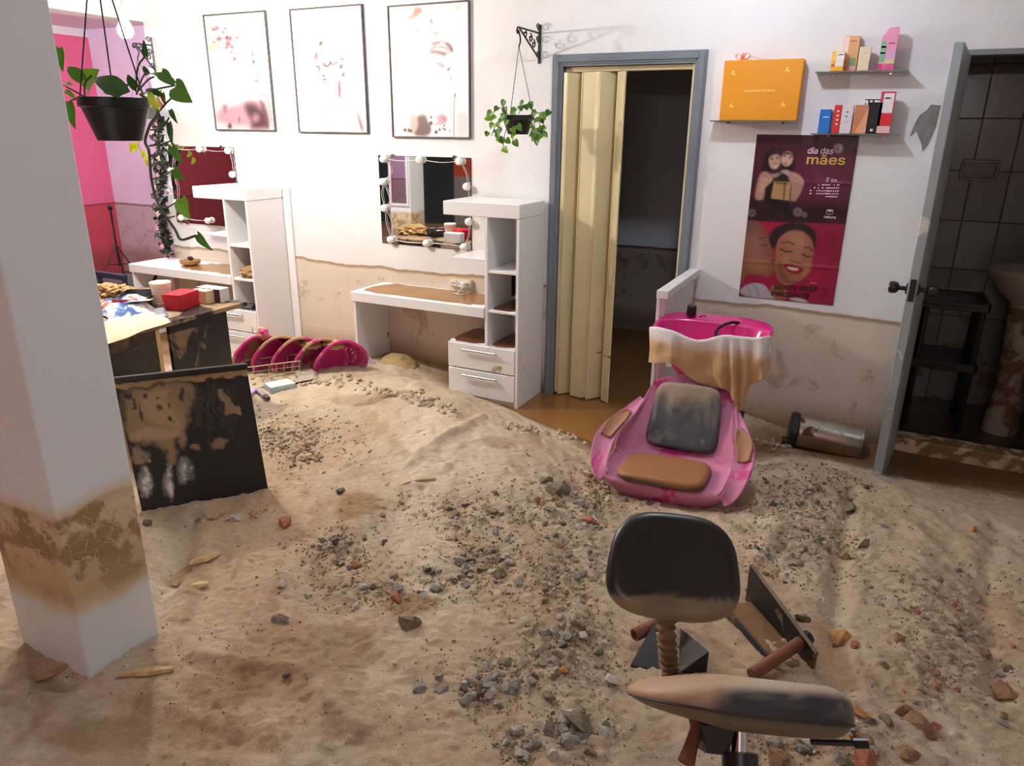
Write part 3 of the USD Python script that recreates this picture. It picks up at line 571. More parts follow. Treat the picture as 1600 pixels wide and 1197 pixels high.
# the singular ones
for a in [(620, 936, 20, "red", "rust-red brick fragment lying in a wet brown hollow of the sand"), (446, 819, 26, "red", "flat reddish shard on the sand in front of the leaning black panel"), (555, 884, 16, "ochre", "small orange shard with a dark stick beside it"), (880, 1051, 18, "ochre", "round orange pebble among the grey gravel beside the stool"),
          (924, 818, 22, "red", "orange brick crumb in the gravel between pink chair and black backrest"), (438, 970, 20, "grey", "lone blue-grey angular stone on smooth sand near the pillar"), (486, 1031, 13, "dark", "small charcoal stone lying alone on the smooth sand"), (447, 1057, 11, "dark", "tiny black pebble in a hollow of the smooth sand"),
          (955, 1064, 20, "pale", "pale rounded stone close to the stool seat's edge"), (900, 1134, 38, "mossy", "large greenish-brown stone resting on pale gravel below the stool seat"), (815, 1180, 22, "pale", "white stone in the small cluster at the bottom edge of the picture"), (1312, 998, 30, "ochre", "flat tan oval stone in the sand, right of the rusty pipe"), (1334, 1008, 17, "red", "red-brown oval stone touching the flat tan one"),
          (1341, 1115, 24, "ochre", "upright ochre brown stone just beyond the seat's end"), (1440, 1140, 40, "brown", "long red-brown stone, largest of those lying right of the stool"), (1463, 1137, 17, "red", "small brick-red stone beside the long red-brown one"), (1415, 1118, 28, "brown", "elongated brown pebble in open sand right of the stool"), (1568, 1085, 32, "brown", "big brown stone half sunk near the picture's right edge"),
          (1350, 1160, 26, "brown", "brown stone standing in the gravel under the seat"), (1324, 1155, 16, "ochre", "round yellow pebble in the gravel under the seat"), (1345, 1192, 44, "red", "wide brick-red stone at the lower edge, below the seat"), (1212, 1185, 34, "brown", "dark brown lump at the lower edge beside the gas column"), (1421, 1183, 26, "brown", "muddy brown stone at the lower edge, apart from the gravel"), (1330, 800, 22, "mossy", "olive stone beside a small pile in the gravel by the trash bin"),
          (1348, 852, 20, "mossy", "mossy dark stone at the head of the sand rill"), (1320, 873, 18, "brown", "rounded brown stone beside the sand rill"), (872, 770, 34, "mossy", "flat brown slab in the gravel before the pink chair"), (848, 752, 16, "mossy", "dark lump behind the flat brown slab"), (1440, 866, 12, "pale", "white pebble on bare sand in front of the bathroom door"), (1520, 829, 15, "ochre", "orange chip on bare sand in front of the bathroom"),
          (532, 770, 14, "dark", "black pebble on the sand slope beyond the wet patch"), (370, 813, 18, "pale", "grey and white stone in front of the leaning black panel"), (230, 820, 16, "dark", "dark crumb in the sand beside pillar and black panel"), (640, 975, 30, "mossy", "flat muddy plate of stone below the rust-red brick fragment"), (880, 655, 34, "brown", "brown clod on the sand crest near the water"), (1255, 970, 22, "mossy", "dark clod at the tip of the black channel")]:
    stone(*a)
# gravel in clusters: (u, v, spread, count, size px, kinds, group phrase, label)
for u, v, (su, sv), n, (a, b), kinds, grp, lab in CL:
    for _ in range(n):
        du, dv = rng.normal(size=2) * .75
        uu, vv = u + du * su, v + dv * sv
        if 960 < uu < 1150 and 800 < vv < 1050 or 975 < uu < 1322 and 1050 < vv < 1138 or vv > 1195: continue
        kd = kinds[rng.integers(len(kinds))]
        stone(uu, vv, rng.uniform(a, b) * (1 if rng.random() < .85 else 1.3), kd, f"{ADJ[kd]} {lab}", f"{ADJ[kd]} {grp}")
# the rest of the grit: one mesh
gr = []
for u, v, (su, sv), n, (a, b), kinds, grp, lab in CL:
    for _ in range(int(150 + 18 * n)):
        du, dv = rng.normal(size=2) * .95
        P = (u + du * su, v + dv * sv)
        if not (0 < P[0] < 1600 and 600 < P[1] < 1197): continue
        gr.append((P[0], P[1], rng.uniform(1.5, 5.0)))
for u, v, (su, sv), n, (a, b), kinds, grp, lab in CL:
    for _ in range(int(6 * n)):
        P = (u + rng.normal() * su * .9, v + rng.normal() * sv * .9)
        if 0 < P[0] < 1600 and 600 < P[1] < 1197: gr.append((P[0], P[1], -rng.uniform(4, 9)))
for (ua, va), (ub, vb), n, sp_ in (((770, 662), (935, 692), 70, 5), ((560, 604), (700, 640), 90, 6), ((640, 612), (720, 650), 40, 6), ((400, 598), (560, 594), 90, 8), ((410, 680), (500, 720), 50, 10), ((930, 750), (965, 800), 40, 9), ((1180, 690), (1230, 700), 30, 6), ((300, 812), (420, 800), 30, 5)):
    for t_ in rng.random(n): gr.append((ua + (ub - ua) * t_ + rng.normal() * sp_, va + (vb - va) * t_ + rng.normal() * sp_ * .6, -rng.uniform(5, 13)))
for _ in range(1200): gr.append((rng.uniform(230, 1600), 640 + 560 * rng.random(), rng.uniform(1.5, 4.5)))
gu = np.array(gr); Zg = np.full(len(gu), .22)
R = np.array([ray(u, v) for u, v, _ in gu])
for _ in range(12):
    Pg = EYE + R * ((Zg - EYE[2]) / R[:, 2])[:, None]; Zg = .5 * Zg + .5 * height(Pg[:, :2], False)
Pg = EYE + R * ((Zg - EYE[2]) / R[:, 2])[:, None]
ok = (Pg[:, 1] < 4.3) & (Zg > .03)
Pg, gs = Pg[ok], gu[ok, 2]; dep = (Pg - EYE) @ CM[2]
palc = np.array([LIN(c) for c in ((172, 152, 126), (158, 138, 114), (184, 168, 146))])
protos = [rock(1.0, 5000 + i) for i in range(8)]
vs, fs, cs, o = [], [], [], 0
pal = np.array([LIN(c) for c in ((116, 104, 88), (140, 122, 98), (88, 80, 68), (156, 150, 138), (146, 112, 84))])
for P, s_, d_ in zip(Pg, gs, dep):
    clod = s_ < 0; s_ = abs(s_); m = protos[rng.integers(8)]; r = s_ * d_ / F / 2
    vs.append(m.vertices * r + P + [0, 0, r * (.1 if clod else .35)]); fs.append(m.faces + o); o += len(m.vertices); cs.append(np.tile(palc[rng.integers(3)] if clod else pal[rng.integers(5)], (len(m.vertices), 1)))
obj(None, "grit", trimesh.Trimesh(np.vstack(vs), np.vstack(fs), process=False), mat("grit", (120, 110, 96), 0.85, vcol=True), smooth=False, color=np.vstack(cs), label="fine loose grit and mud crumbs strewn over the sand", cat="gravel", kind="stuff")
# driftwood
M_WOOD = mat("splintered_wood", (200, 176, 130), 0.7, var=0.3, vscale=30, bump=0.6, bscale=90)
M_WETWOOD = mat("muddy_wood", (164, 134, 96), 0.8, var=0.25, vscale=30, bump=0.6, bscale=90)
def splinter(px, w, t, label, m):
    pts = [ground(u, v) for u, v in px]; pts = np.array(pts) + [0, 0, t * .35]
    c = spline(pts, 9); dir_ = c[-1] - c[0]; side = np.cross(dir_, [0, 0, 1]); side /= np.linalg.norm(side)
    R = []
    for i, p in enumerate(c):
        k = math.sin(math.pi * (i + .6) / 9.4) ** .5; g = np.random.default_rng(i)
        ww, tt = w * k / 2 * g.uniform(.8, 1.1), t * k / 2
        R.append([p + side * ww, p + side * ww * .6 + [0, 0, tt], p - side * ww * .5 + [0, 0, tt * 1.1], p - side * ww, p - side * ww * .6 - [0, 0, tt], p + side * ww * .6 - [0, 0, tt]])
    obj(None, "wood_splinter", skin(R), m, smooth=25, label=label, cat="wood")
splinter([(296, 884), (318, 876), (343, 867)], .045, .02, "long pale wood splinter on the sand beside the pillar", M_WOOD)
splinter([(299, 919), (312, 917), (326, 915)], .035, .02, "short pale wood chip lying next to a broad muddy piece", M_WOOD)
splinter([(272, 918), (284, 900), (297, 890)], .05, .015, "broad mud-coated wood piece pointing towards the black panel", M_WETWOOD)
splinter([(185, 1057), (230, 1053), (272, 1048)], .03, .018, "long flat splinter lying in front of the pillar's foot", M_WOOD)
splinter([(55, 1065), (85, 1053), (108, 1040)], .03, .016, "brown splinter lying in the pillar's shadow", M_WETWOOD)
splinter([(555, 884), (540, 884), (525, 884)], .008, .006, "thin dark stick beside a small orange shard", mat("dark_twig", (60, 46, 36), .8))
splinter([(630, 758), (655, 752), (682, 750)], .015, .01, "thin brown twig lying across the sand slope", M_WETWOOD)

# ------------------------------------------------------------------ lamps
M_BULB = mat("lit_bulb", (255, 248, 236), emit=LAMP_WARM); M_BULB2 = mat("lit_ceiling_bulb", (234, 242, 255), emit=LAMP_CEIL)
M_SOCKET = mat("white_socket", (225, 225, 222), 0.4)
def lamp(name, label, P, r, m, drop):
    t = thing(name, label, "lamp", (P[0], P[1], CEIL))
    obj(t, "bulb", lathe([(r * .45, r * 1.25), (r * .6, r * 1.05), (r * .95, r * .3), (r, 0), (r * .93, -r * .4), (r * .6, -r * .82), (r * .2, -r)], 18, None, P), m, smooth=60)
    obj(t, "socket", lathe([(r * .5, r * 1.26), (r * .5, r * 2.3), (r * .3, r * 2.6)], 14, None, P), M_SOCKET)
    if drop: obj(t, "cord", rod((P[0], P[1], P[2] + r * 2.6), (P[0], P[1], CEIL - .012), .003, 6), M_SOCKET)
    obj(t, "canopy", lathe([(.05, CEIL - .03), (.05, CEIL - .001)] if drop else [(.06, P[2] + r * 2.55), (.07, CEIL - .001)], 18, None, (P[0], P[1], 0)), M_SOCKET)
lamp("pendant_bulb", "glaring bare bulb hanging in front of the lilac alcove", LAMP_WARM_AT, .042, M_BULB, True)
lamp("unseen_ceiling_bulb", "unseen bulb on the ceiling in front of the folding door, lighting the wall with the shelves", LAMP_CEIL_AT, .045, M_BULB2, False)
tbl = thing("unseen_tube_lamp", "unseen fluorescent lamp behind the viewer, placed to light the pillar faces", "lamp", LAMP_TUBE_AT)
obj(tbl, "tube", rod(LAMP_TUBE_AT + [-.6, .03, 0], LAMP_TUBE_AT + [.6, .03, 0], .015, 12), mat("lit_tube", (226, 238, 255), emit=LAMP_TUBE))
obj(tbl, "housing", box(LAMP_TUBE_AT + [-.62, -.059, -.03], LAMP_TUBE_AT + [.62, .005, .03], .004), M_SOCKET)
lamp("unseen_ceiling_bulb", "unseen bulb on the alcove ceiling behind the beam, placed to light the lilac wall", LAMP_ALC_AT, .045, mat("lit_alcove_bulb", (250, 244, 255), emit=LAMP_ALC), False)

# ------------------------------------------------------------------ vanities
M_VAN = mat("vanity_white", (230, 230, 232), 0.32, var=0.02, mud=((176, 150, 108), 0.20, 5.0, 0.20, 0.29))
M_VANTOP = mat("vanity_clean", (232, 232, 233), 0.3)
M_MUDFILM = mat("wet_mud_film", (150, 108, 62), 0.16, var=0.22, vscale=9, spec=0.55)
M_REDMUD = mat("red_mud_film", (112, 62, 38), 0.18, var=0.2, vscale=12, spec=0.5)
M_ALU = mat("brushed_aluminium", (196, 196, 196), 0.35, 0.9)
def film(parent, x0, x1, y0, y1, z, seed, m=None, name="mud_film", cut=0.85):
    g = np.random.default_rng(seed); n = 26; t = np.linspace(0, 2 * math.pi, n, endpoint=False)
    c = np.sign(np.cos(t)) * np.abs(np.cos(t)) ** .35; s = np.sign(np.sin(t)) * np.abs(np.sin(t)) ** .35
    k = g.uniform(cut, 1.0, n)
    p = np.stack([(x0 + x1) / 2 + c * k * (x1 - x0) / 2, (y0 + y1) / 2 + s * k * (y1 - y0) / 2], 1)
    obj(parent, name, prism(p, .0025, (0, 0, z + .0002)), m or M_MUDFILM, label="film of wet brown mud")
def vanity(dx, xl, label, seed):
    t = thing("vanity_desk", label, "desk", (-2.2 + dx, 4.19, 0))
    X = lambda x: x + dx
    obj(t, "desktop", bb(xl, X(-2.146), 3.99, D - .002, .575, .643, .004), M_VAN)
    obj(t, "side_panel", bb(xl + .012, xl + .032, 4.0, D - .002, -.12, .574, .003), M_VAN)
    obj(t, "tower_panel", bb(X(-2.145), X(-2.125), 4.0, D - .004, .398, 1.203, .002), M_VANTOP)
    obj(t, "tower_panel", bb(X(-1.928), X(-1.908), 4.0, D - .004, -.12, 1.203, .002), M_VAN)
    for z in (.883, .632): obj(t, "shelf", bb(X(-2.124), X(-1.929), 4.005, D - .012, z - .018, z, .002), M_VANTOP)
    obj(t, "shelf", bb(X(-2.385), X(-2.146), 4.01, D - .018, .932, .945, .002), M_VANTOP)
    obj(t, "back_panel", bb(X(-2.124), X(-1.929), D - .011, D - .004, .40, 1.203), M_VANTOP)
    obj(t, "cap", bb(X(-2.435), X(-1.905), 3.996, D - .018, 1.204, 1.289, .004), M_VANTOP)
    obj(t, "carcass", bb(X(-2.415), X(-1.929), 4.02, D - .004, -.12, .397, .003), M_VAN)
    for z0, z1 in ((.222, .388), (.035, .214)):
        d = obj(t, "drawer", bb(X(-2.418), X(-1.93), 3.997, 4.019, z0, z1, .003), M_VAN)
        zz = z1 - .035
        obj(d, "handle", [bb(X(-2.30), X(-2.05), 3.967, 3.982, zz - .007, zz + .007, .003), bb(X(-2.285), X(-2.27), 3.98, 3.9972, zz - .005, zz + .005), bb(X(-2.08), X(-2.065), 3.98, 3.9972, zz - .005, zz + .005)], M_ALU, label="bar handle")
    return t
v2 = vanity(0, -3.19, "white vanity desk with a shelf tower beside the folding door", 3)
film(v2, -3.15, -2.16, 4.01, 4.37, .643, 5)
film(v2, -2.41, -2.15, 4.01, 4.36, .397, 6, M_REDMUD, cut=.93); film(v2, -2.12, -1.935, 4.01, 4.36, .397, 7, M_REDMUD, cut=.93); film(v2, -2.12, -1.935, 4.015, 4.36, .632, 8, M_REDMUD, cut=.9)
v1 = vanity(-2.17, -5.44, "white vanity desk with a shelf tower behind the pink shells", 4)
film(v1, -4.95, -4.33, 4.02, 4.36, .643, 9, cut=.7)
# wide panel leaning between the vanities
struct("trim_3", bb(-4.074, -4.008, D - .02, D - .0005, -.1, 1.285, .004), M_VANTOP, "white filler board on the wall beside the first vanity")
# what lies on and in them
M_CARD = mat("soaked_cardboard", (166, 132, 86), .8, var=.25, vscale=20)
M_PAPER = mat("white_paper", (228, 224, 216), .7)
def crumple(name, label, cat, c, half, m, seed, sub=3, amp=.5, freq=2.6, **k):
    b = blob(c, half, seed, amp, freq, sub); b.vertices[:, 2] = np.maximum(b.vertices[:, 2], c[2] - half[2] * .7)
    return obj(None, name, b, m, smooth=25, label=label, cat=cat, **k)
P = aY(296, 400, 4.18)
bowl = thing("clear_bowl", "shallow muddy plastic tub with a black clip, on the first vanity desk", "bowl", (P[0], P[1], .645))
obj(bowl, "tub", lathe([(.05, .6462), (.075, .66), (.082, .685), (.078, .685), (.07, .663), (.0, .655)], 22, None, (P[0], P[1], 0)), M_CARD)
obj(bowl, "clip", blob((P[0] + .01, P[1], .70), (.03, .016, .018), 3, .3), M_BLACK)
crumple("crumpled_cloth", "brown crumpled rag stuffed in the first vanity's tower", "cloth", (-4.20, 4.11, .668), (.082, .085, .045), M_CARD, 12)
crumple("crumpled_paper", "white crumpled paper over the brown rag in the tower", "paper", (-4.20, 4.28, .70), (.07, .06, .06), M_PAPER, 15)
def box_thing(name, label, cat, lo, hi, m, faces=(), bev=.002, group=None):
    """a carton: body plus flat printed panels [(name, axis, sign, u0, u1, v0, v1, material)] on its faces"""
    lo, hi = np.array(lo, float), np.array(hi, float)
    t = thing(name, label, cat, (*(lo[:2] + hi[:2]) / 2, lo[2]), group=group)
    obj(t, "body", box(lo, hi, bev), m)
    for nm, ax, sg_, u0, u1, v0, v1, mm in faces:
        o = [k for k in range(3) if k != ax]
        a, b = lo.copy(), hi.copy(); d = hi - lo
        a[o[0]], b[o[0]] = lo[o[0]] + u0 * d[o[0]], lo[o[0]] + u1 * d[o[0]]; a[o[1]], b[o[1]] = lo[o[1]] + v0 * d[o[1]], lo[o[1]] + v1 * d[o[1]]
        f = hi[ax] if sg_ > 0 else lo[ax]; a[ax], b[ax] = (f, f + .0008) if sg_ > 0 else (f - .0008, f)
        obj(t, nm, box(a, b), mm)
    return t
PM = lambda n, c, r=.45: mat("print_" + n, c, r)
box_thing("hair_dye_box", "small black carton lying on the mud in the first vanity's tower", "box", (-4.285, 4.01, .4005), (-4.125, 4.05, .438), M_BLACK, [("lettering_panel", 1, -1, .25, .85, .25, .75, PM("greyish", (120, 120, 124)))])
# power strip and plug on desk 2
c = aY(720, 443, 4.36)
ps = thing("socket_strip", "white socket strip with plugs on the wall above the muddy desk", "socket", (c[0], 4.36, c[2]))
obj(ps, "body", bb(c[0] - .085, c[0] + .085, 4.355, 4.381, c[2] - .03, c[2] + .03, .004), M_CREAM2)
for i in range(3):
    s_ = obj(ps, "socket", bb(c[0] - .08 + i * .055, c[0] - .032 + i * .055, 4.352, 4.356, c[2] - .022, c[2] + .022, .002), M_WHITE)
    obj(s_, "hole", [rod((c[0] - .056 + i * .055 + d, 4.353, c[2]), (c[0] - .056 + i * .055 + d, 4.3505, c[2]), .004) for d in (-.009, .009)], M_BLACK)
ch = thing("charger", "white plug charger hanging from the socket strip with its cable", "charger", (c[0] + .04, 4.33, c[2]))
obj(ch, "plug", bb(c[0] + .025, c[0] + .06, 4.30, 4.351, c[2] - .02, c[2] + .02, .006), M_WHITE)
obj(ch, "cable", tube(spline([(c[0] + .04, 4.31, c[2] - .018), (c[0] + .02, 4.27, c[2] - .05), (c[0] + .0, 4.25, .652), (c[0] + .07, 4.24, .652), (c[0] + .09, 4.32, .652)], 20), .0035, 6), M_WHITE)
obj(None, "cable_cover", box((aY(786, 445, 4.345)[0], 4.345, .655), (aY(803, 445, 4.345)[0], 4.3685, .862), .006), M_BLACK, label="black upright plastic box in the second vanity's tower", cat="box")
# ------------------------------------------------------------------ mirrors with lamp garlands
M_CORD = mat("white_cord", (226, 224, 220), .5)
M_OFFBULB = mat("unlit_white_bulb", (238, 236, 230), .35)
M_EDGE = mat("mirror_edge", (40, 40, 44), .3)
def mirror(x0, x1, z0, z1, label):
    t = thing("mirror", label, "mirror", ((x0 + x1) / 2, D, z0))
    obj(t, "glass", bb(x0, x1, D - .008, D - .004, z0, z1), M_MIRROR)
    obj(t, "backing", bb(x0 - .002, x1 + .002, D - .0039, D - .0005, z0 - .002, z1 + .002), M_EDGE)
    for x in (x0 + .12, x1 - .12):
        for z, s in ((z0, -1), (z1, 1)): obj(t, "clip", bb(x - .012, x + .012, D - .014, D - .0005, z - .012 if s > 0 else z - .014, z + .014 if s > 0 else z + .012, .002), M_CHROME)
mirror(-3.181, -2.449, .930, 1.529, "frameless mirror above the muddy desk, reflecting pillar and table")
mirror(-5.263, -4.541, .95, 1.555, "frameless mirror over the first vanity, reflecting the pink wall")
def garland(px, loops, label):
    pts = [aY(u, v, D - .03) for u, v in px]
    t = thing("bulb_garland", label, "light string", pts[0])
    for p in pts:
        b = obj(t, "bulb", ball(p, .0285, 2, (1, .75, .9)), M_OFFBULB)
        obj(b, "base", lathe([(.018, -.004), (.02, .014)], 12, np.array([[1, 0, 0], [0, 0, 1], [0, 1, 0]]), p + [0, .0, 0]), M_SOCKET)
    for i in loops:
        a, b = pts[i[0]], pts[i[1]]; m = (a + b) / 2 + np.array([i[2], -.0, i[3]])
        obj(t, "cord", tube(spline([a + [0, .016, 0], m + [0, .012, 0], b + [0, .016, 0]], 12), .0018, 5), M_CORD)
g4 = [(540 + .2172 * u, 220 + .2172 * v) for u, v in ((270, 132), (530, 137), (815, 148), (265, 295), (275, 485), (322, 712), (580, 738), (850, 765), (885, 583), (870, 330))]
garland(g4, [(0, 1, 0, -.01), (1, 2, 0, -.012), (0, 3, .06, 0), (3, 4, -.02, 0), (3, 4, .045, -.03), (4, 5, .03, .02), (4, 5, -.015, 0), (5, 6, 0, -.01), (6, 7, 0, .004), (2, 9, .02, 0), (9, 8, .01, 0), (8, 7, .01, 0)], "string of unlit round bulbs stuck round the mirror above the muddy desk")
g1 = [(60 + .2506 * u, 180 + .2506 * v) for u, v in ((820, 205), (1000, 212), (1178, 222), (1207, 370), (823, 345), (858, 543), (887, 640), (1055, 658))]
garland(g1, [(0, 1, 0, -.01), (1, 2, 0, -.01), (2, 3, .015, 0), (0, 4, .02, 0), (4, 5, .03, 0), (5, 6, .01, 0), (6, 7, 0, -.01)], "string of unlit round bulbs stuck round the mirror reflecting the pink wall")

# ------------------------------------------------------------------ the three pictures
M_PRINT = mat("print_colours", (255, 255, 255), .35, vcol=True)
M_FRAME = mat("grey_picture_frame", (84, 78, 82), .45)
def picture(x0, x1, z0, z1, label):
    t = thing("picture", label, "picture", ((x0 + x1) / 2, D, z0))
    w = .009
    obj(t, "frame", [bb(x0, x0 + w, D - .022, D - .0005, z0, z1, .002), bb(x1 - w, x1, D - .022, D - .0005, z0, z1, .002), bb(x0 + w, x1 - w, D - .022, D - .0005, z0, z0 + w, .002), bb(x0 + w, x1 - w, D - .022, D - .0005, z1 - w, z1, .002)], M_FRAME)
    return t, x0 + w, x1 - w, z0 + w, z1 - w
BASE = (246, 240, 240)
def pic_print(t, x0, x1, z0, z1, corners):
    return Print(corners, x1 - x0, z1 - z0, 110, 150, BASE), (t, "print", (x0, D - .012, z1), AXW, M_PRINT)
# portrait 1: bare shoulders under a rose head-dress, seen from behind
t, *r = picture(-4.690, -4.086, 1.680, 2.483, "framed print of bare shoulders below a rose wreath, nearest the alcove")
A, bargs = pic_print(t, *r, [(62, 88), (634, 60), (738, 1165), (186, 1148)])
R1, R2, R3, R4 = (224, 178, 190), (196, 132, 152), (150, 104, 112), (232, 204, 210)
A.poly([(62, 88), (200, 80), (190, 250), (230, 390), (100, 430)], (238, 210, 200), .04, .8)
A.poly([(100, 340), (230, 340), (230, 400), (105, 440)], (226, 196, 160), .02, .8)
for i, (x, y, rr) in enumerate([(150, 210, 24), (185, 200, 18), (260, 205, 22), (205, 300, 26), (275, 290, 34), (310, 300, 22), (370, 290, 24), (290, 350, 30), (325, 380, 26), (270, 385, 20), (310, 430, 22), (350, 490, 24), (150, 330, 16), (240, 240, 14)]):
    A.ell((x, y), rr * 1.1, rr * .9, (R1, R2, R4, R2)[i % 4], .012, .9, i); A.ell((x + 4, y + 3), rr * .5, rr * .3, (R3, R2)[i % 2], .006, .85, i * 1.3)
for L_ in ([(375, 420), (430, 405), (520, 400)], [(380, 480), (420, 515), (470, 500), (515, 460)], [(515, 420), (530, 470), (540, 530)], [(545, 435), (585, 460)]): A.line(L_, .008, (168, 140, 146), .006, .8)
A.ell((532, 525), 12, 16, R3, .008); A.ell((520, 450), 10, 24, R2, .01, .8); A.ell((578, 634), 7, 8, (110, 90, 96), .004); A.ell((580, 596), 5, 5, (120, 100, 104), .004); A.ell((557, 702), 30, 16, (172, 158, 160), .012); A.ell((412, 590), 28, 12, (236, 226, 196), .015, .8)
A.poly([(160, 935), (300, 905), (380, 890), (440, 862), (520, 850), (600, 850), (655, 870), (700, 960), (735, 1165), (185, 1150)], (212, 170, 182), .05, 1)
A.poly([(445, 920), (520, 905), (580, 950), (640, 1000), (660, 1060), (680, 1160), (500, 1158), (520, 1080), (470, 1010)], (142, 104, 110), .03, .95)
A.ell((555, 1050), 34, 40, (206, 160, 170), .02, .8); A.poly([(590, 880), (640, 920), (690, 1150), (650, 1155), (610, 960)], (150, 108, 114), .02, .8)
A.line([(590, 822), (650, 850), (690, 950), (712, 1100)], .006, (150, 116, 122), .006, .8)
A.poly([(280, 1140), (310, 1080), (335, 1145)], (130, 96, 100), .012, .9); A.poly([(235, 920), (285, 920), (275, 990), (255, 990)], (176, 134, 146), .02, .8); A.poly([(390, 1040), (405, 1040), (405, 1090), (392, 1085)], (170, 120, 134), .012, .8)
A.C = np.array(LIN(BASE)) * (A.C / np.array(LIN(BASE))) ** 1.9; A.C = A.C * .6 + A.C.mean(1, keepdims=True) * .4; A.build(*bargs)
# portrait 2: face with flowers
t, *r = picture(-3.866, -3.250, 1.672, 2.478, "framed print of a pale face with closed eyes, middle of the three prints")
A, bargs = pic_print(t, *r, [(30, 70), (650, 32), (722, 1165), (130, 1145)])
A.poly([(400, 560), (480, 600), (470, 690), (490, 800), (465, 890), (440, 780), (380, 740)], (232, 200, 204), .03, .9)
A.poly([(455, 690), (475, 700), (488, 800), (468, 880), (455, 800)], (176, 116, 136), .012, .9)
for x, y, rx, ry, cc, an in [(258, 480, 18, 40, R2, .2), (250, 525, 16, 18, R1, 0), (300, 365, 18, 24, R3, .5), (450, 475, 26, 10, R1, .2), (490, 510, 22, 18, R2, 0), (480, 575, 20, 26, (158, 130, 134), 0), (530, 635, 26, 34, R1, .4), (500, 650, 12, 22, R3, 0), (420, 610, 20, 26, (232, 188, 192), 0), (410, 555, 22, 14, R2, .3), (435, 540, 16, 10, R3, 0), (545, 455, 4, 14, R3, 0), (252, 328, 14, 4, R3, 0), (303, 294, 12, 3, R4, 0), (197, 290, 3, 14, R3, 0), (305, 488, 10, 12, R1, .5)]: A.ell((x, y), rx, ry, cc, .008, .9, an)
A.line([(325, 545), (345, 572), (375, 560), (390, 535)], .016, R3, .006, .9); A.line([(335, 530), (365, 522), (385, 538)], .007, (150, 110, 124), .004, .9); A.line([(262, 570), (290, 575), (292, 608)], .014, R3, .006, .9)
A.ell((326, 655), 14, 9, (120, 90, 98), .006); A.poly([(318, 682), (340, 678), (375, 684), (350, 694), (320, 694)], (122, 84, 96), .005); A.poly([(322, 702), (350, 708), (372, 700), (355, 724), (335, 718)], (186, 130, 144), .006); A.line([(355, 750), (385, 745), (410, 735)], .006, (190, 156, 164), .005)
A.ell((365, 985), 10, 12, (170, 150, 156), .006, .8); A.poly([(650, 850), (690, 840), (715, 1160), (670, 1160), (625, 980), (650, 940)], (232, 196, 192), .03, .9); A.poly([(620, 970), (640, 1000), (690, 1150), (665, 1155)], (160, 110, 128), .012, .9)
for L_ in ([(540, 1110), (565, 1085)], [(560, 1100), (580, 1090)], [(440, 1100), (460, 1080)], [(260, 1100), (300, 1105)], [(600, 1120), (640, 1090)]): A.line(L_, .006, (190, 156, 170), .006, .8)
A.ell((218, 72), 16, 8, R1, .012); A.ell((108, 165), 8, 8, (216, 210, 204), .008); A.ell((100, 212), 8, 8, (222, 216, 210), .008)
A.C = np.array(LIN(BASE)) * (A.C / np.array(LIN(BASE))) ** 1.9; A.C = A.C * .6 + A.C.mean(1, keepdims=True) * .4; A.build(*bargs)
# portrait 3: swept hair and flowers
t, *r = picture(-3.050, -2.444, 1.650, 2.455, "framed print of a face with swept-up rose hair, nearest the folding door")
A, bargs = pic_print(t, *r, [(18, 52), (696, 12), (728, 1178), (76, 1160)])
A.poly([(230, 50), (300, 50), (310, 100), (240, 150), (185, 165), (180, 130), (225, 110)], (222, 160, 140), .014, .95); A.poly([(340, 90), (400, 180), (380, 195), (300, 120)], R4, .02, .8)
for x, y, rx, ry, cc, an in [(275, 250, 12, 10, R3, 0), (235, 250, 12, 30, R1, .3), (290, 265, 20, 14, R1, .3), (180, 395, 24, 30, R1, .5), (245, 395, 12, 30, R2, -.5), (230, 342, 12, 7, (110, 96, 100), -.5), (330, 490, 20, 16, R4, 0), (270, 465, 40, 18, R4, .2), (370, 470, 30, 8, R1, 0), (400, 400, 8, 40, R1, .8), (420, 275, 28, 8, R2, .6), (470, 290, 40, 8, R1, .1), (385, 175, 5, 22, R3, -.4), (520, 180, 24, 14, (240, 222, 212), 0), (610, 60, 30, 26, (238, 214, 206), .5), (615, 320, 6, 22, (232, 222, 204), 0), (545, 68, 3, 12, R4, 0)]: A.ell((x, y), rx, ry, cc, .01, .85, an)
for L_, w, cc in [([(330, 400), (400, 350), (480, 350), (540, 380), (565, 430)], .02, R1), ([(345, 430), (420, 395), (500, 400), (550, 420)], .014, R2), ([(340, 420), (430, 430), (500, 460), (540, 440)], .026, R1), ([(390, 440), (430, 440), (500, 455)], .022, (156, 124, 128)), ([(400, 370), (450, 362)], .012, R3), ([(520, 370), (555, 400), (565, 425)], .018, (150, 112, 120)), ([(560, 300), (590, 400), (610, 480), (580, 550)], .008, R4), ([(300, 470), (390, 480), (440, 460)], .012, R1)]: A.line(L_, w, cc, .008, .85)
A.poly([(425, 512), (470, 530), (508, 555), (500, 578), (450, 565), (432, 540)], (172, 146, 150), .008, .95); A.ell((462, 550), 24, 12, (206, 184, 186), .008, .9, .5); A.poly([(520, 588), (545, 568), (572, 566), (550, 580), (545, 604), (525, 600)], (150, 122, 128), .006, .95)
A.ell((478, 652), 14, 4, R1, .006, .8); A.ell((466, 684), 16, 4, R4, .006, .9); A.ell((562, 667), 6, 7, (120, 104, 108), .004)
A.poly([(66, 950), (180, 1000), (210, 1160), (76, 1158)], (240, 214, 214), .03, .9); A.poly([(600, 950), (722, 930), (728, 1178), (604, 1168)], (236, 214, 220), .03, .9)
A.poly([(215, 960), (270, 970), (330, 960), (360, 1020), (385, 1160), (200, 1160), (205, 1050)], (226, 190, 182), .02, .95); A.poly([(270, 990), (350, 975), (365, 1040), (400, 1060), (395, 1165), (240, 1160), (290, 1080)], (162, 130, 122), .012, .95)
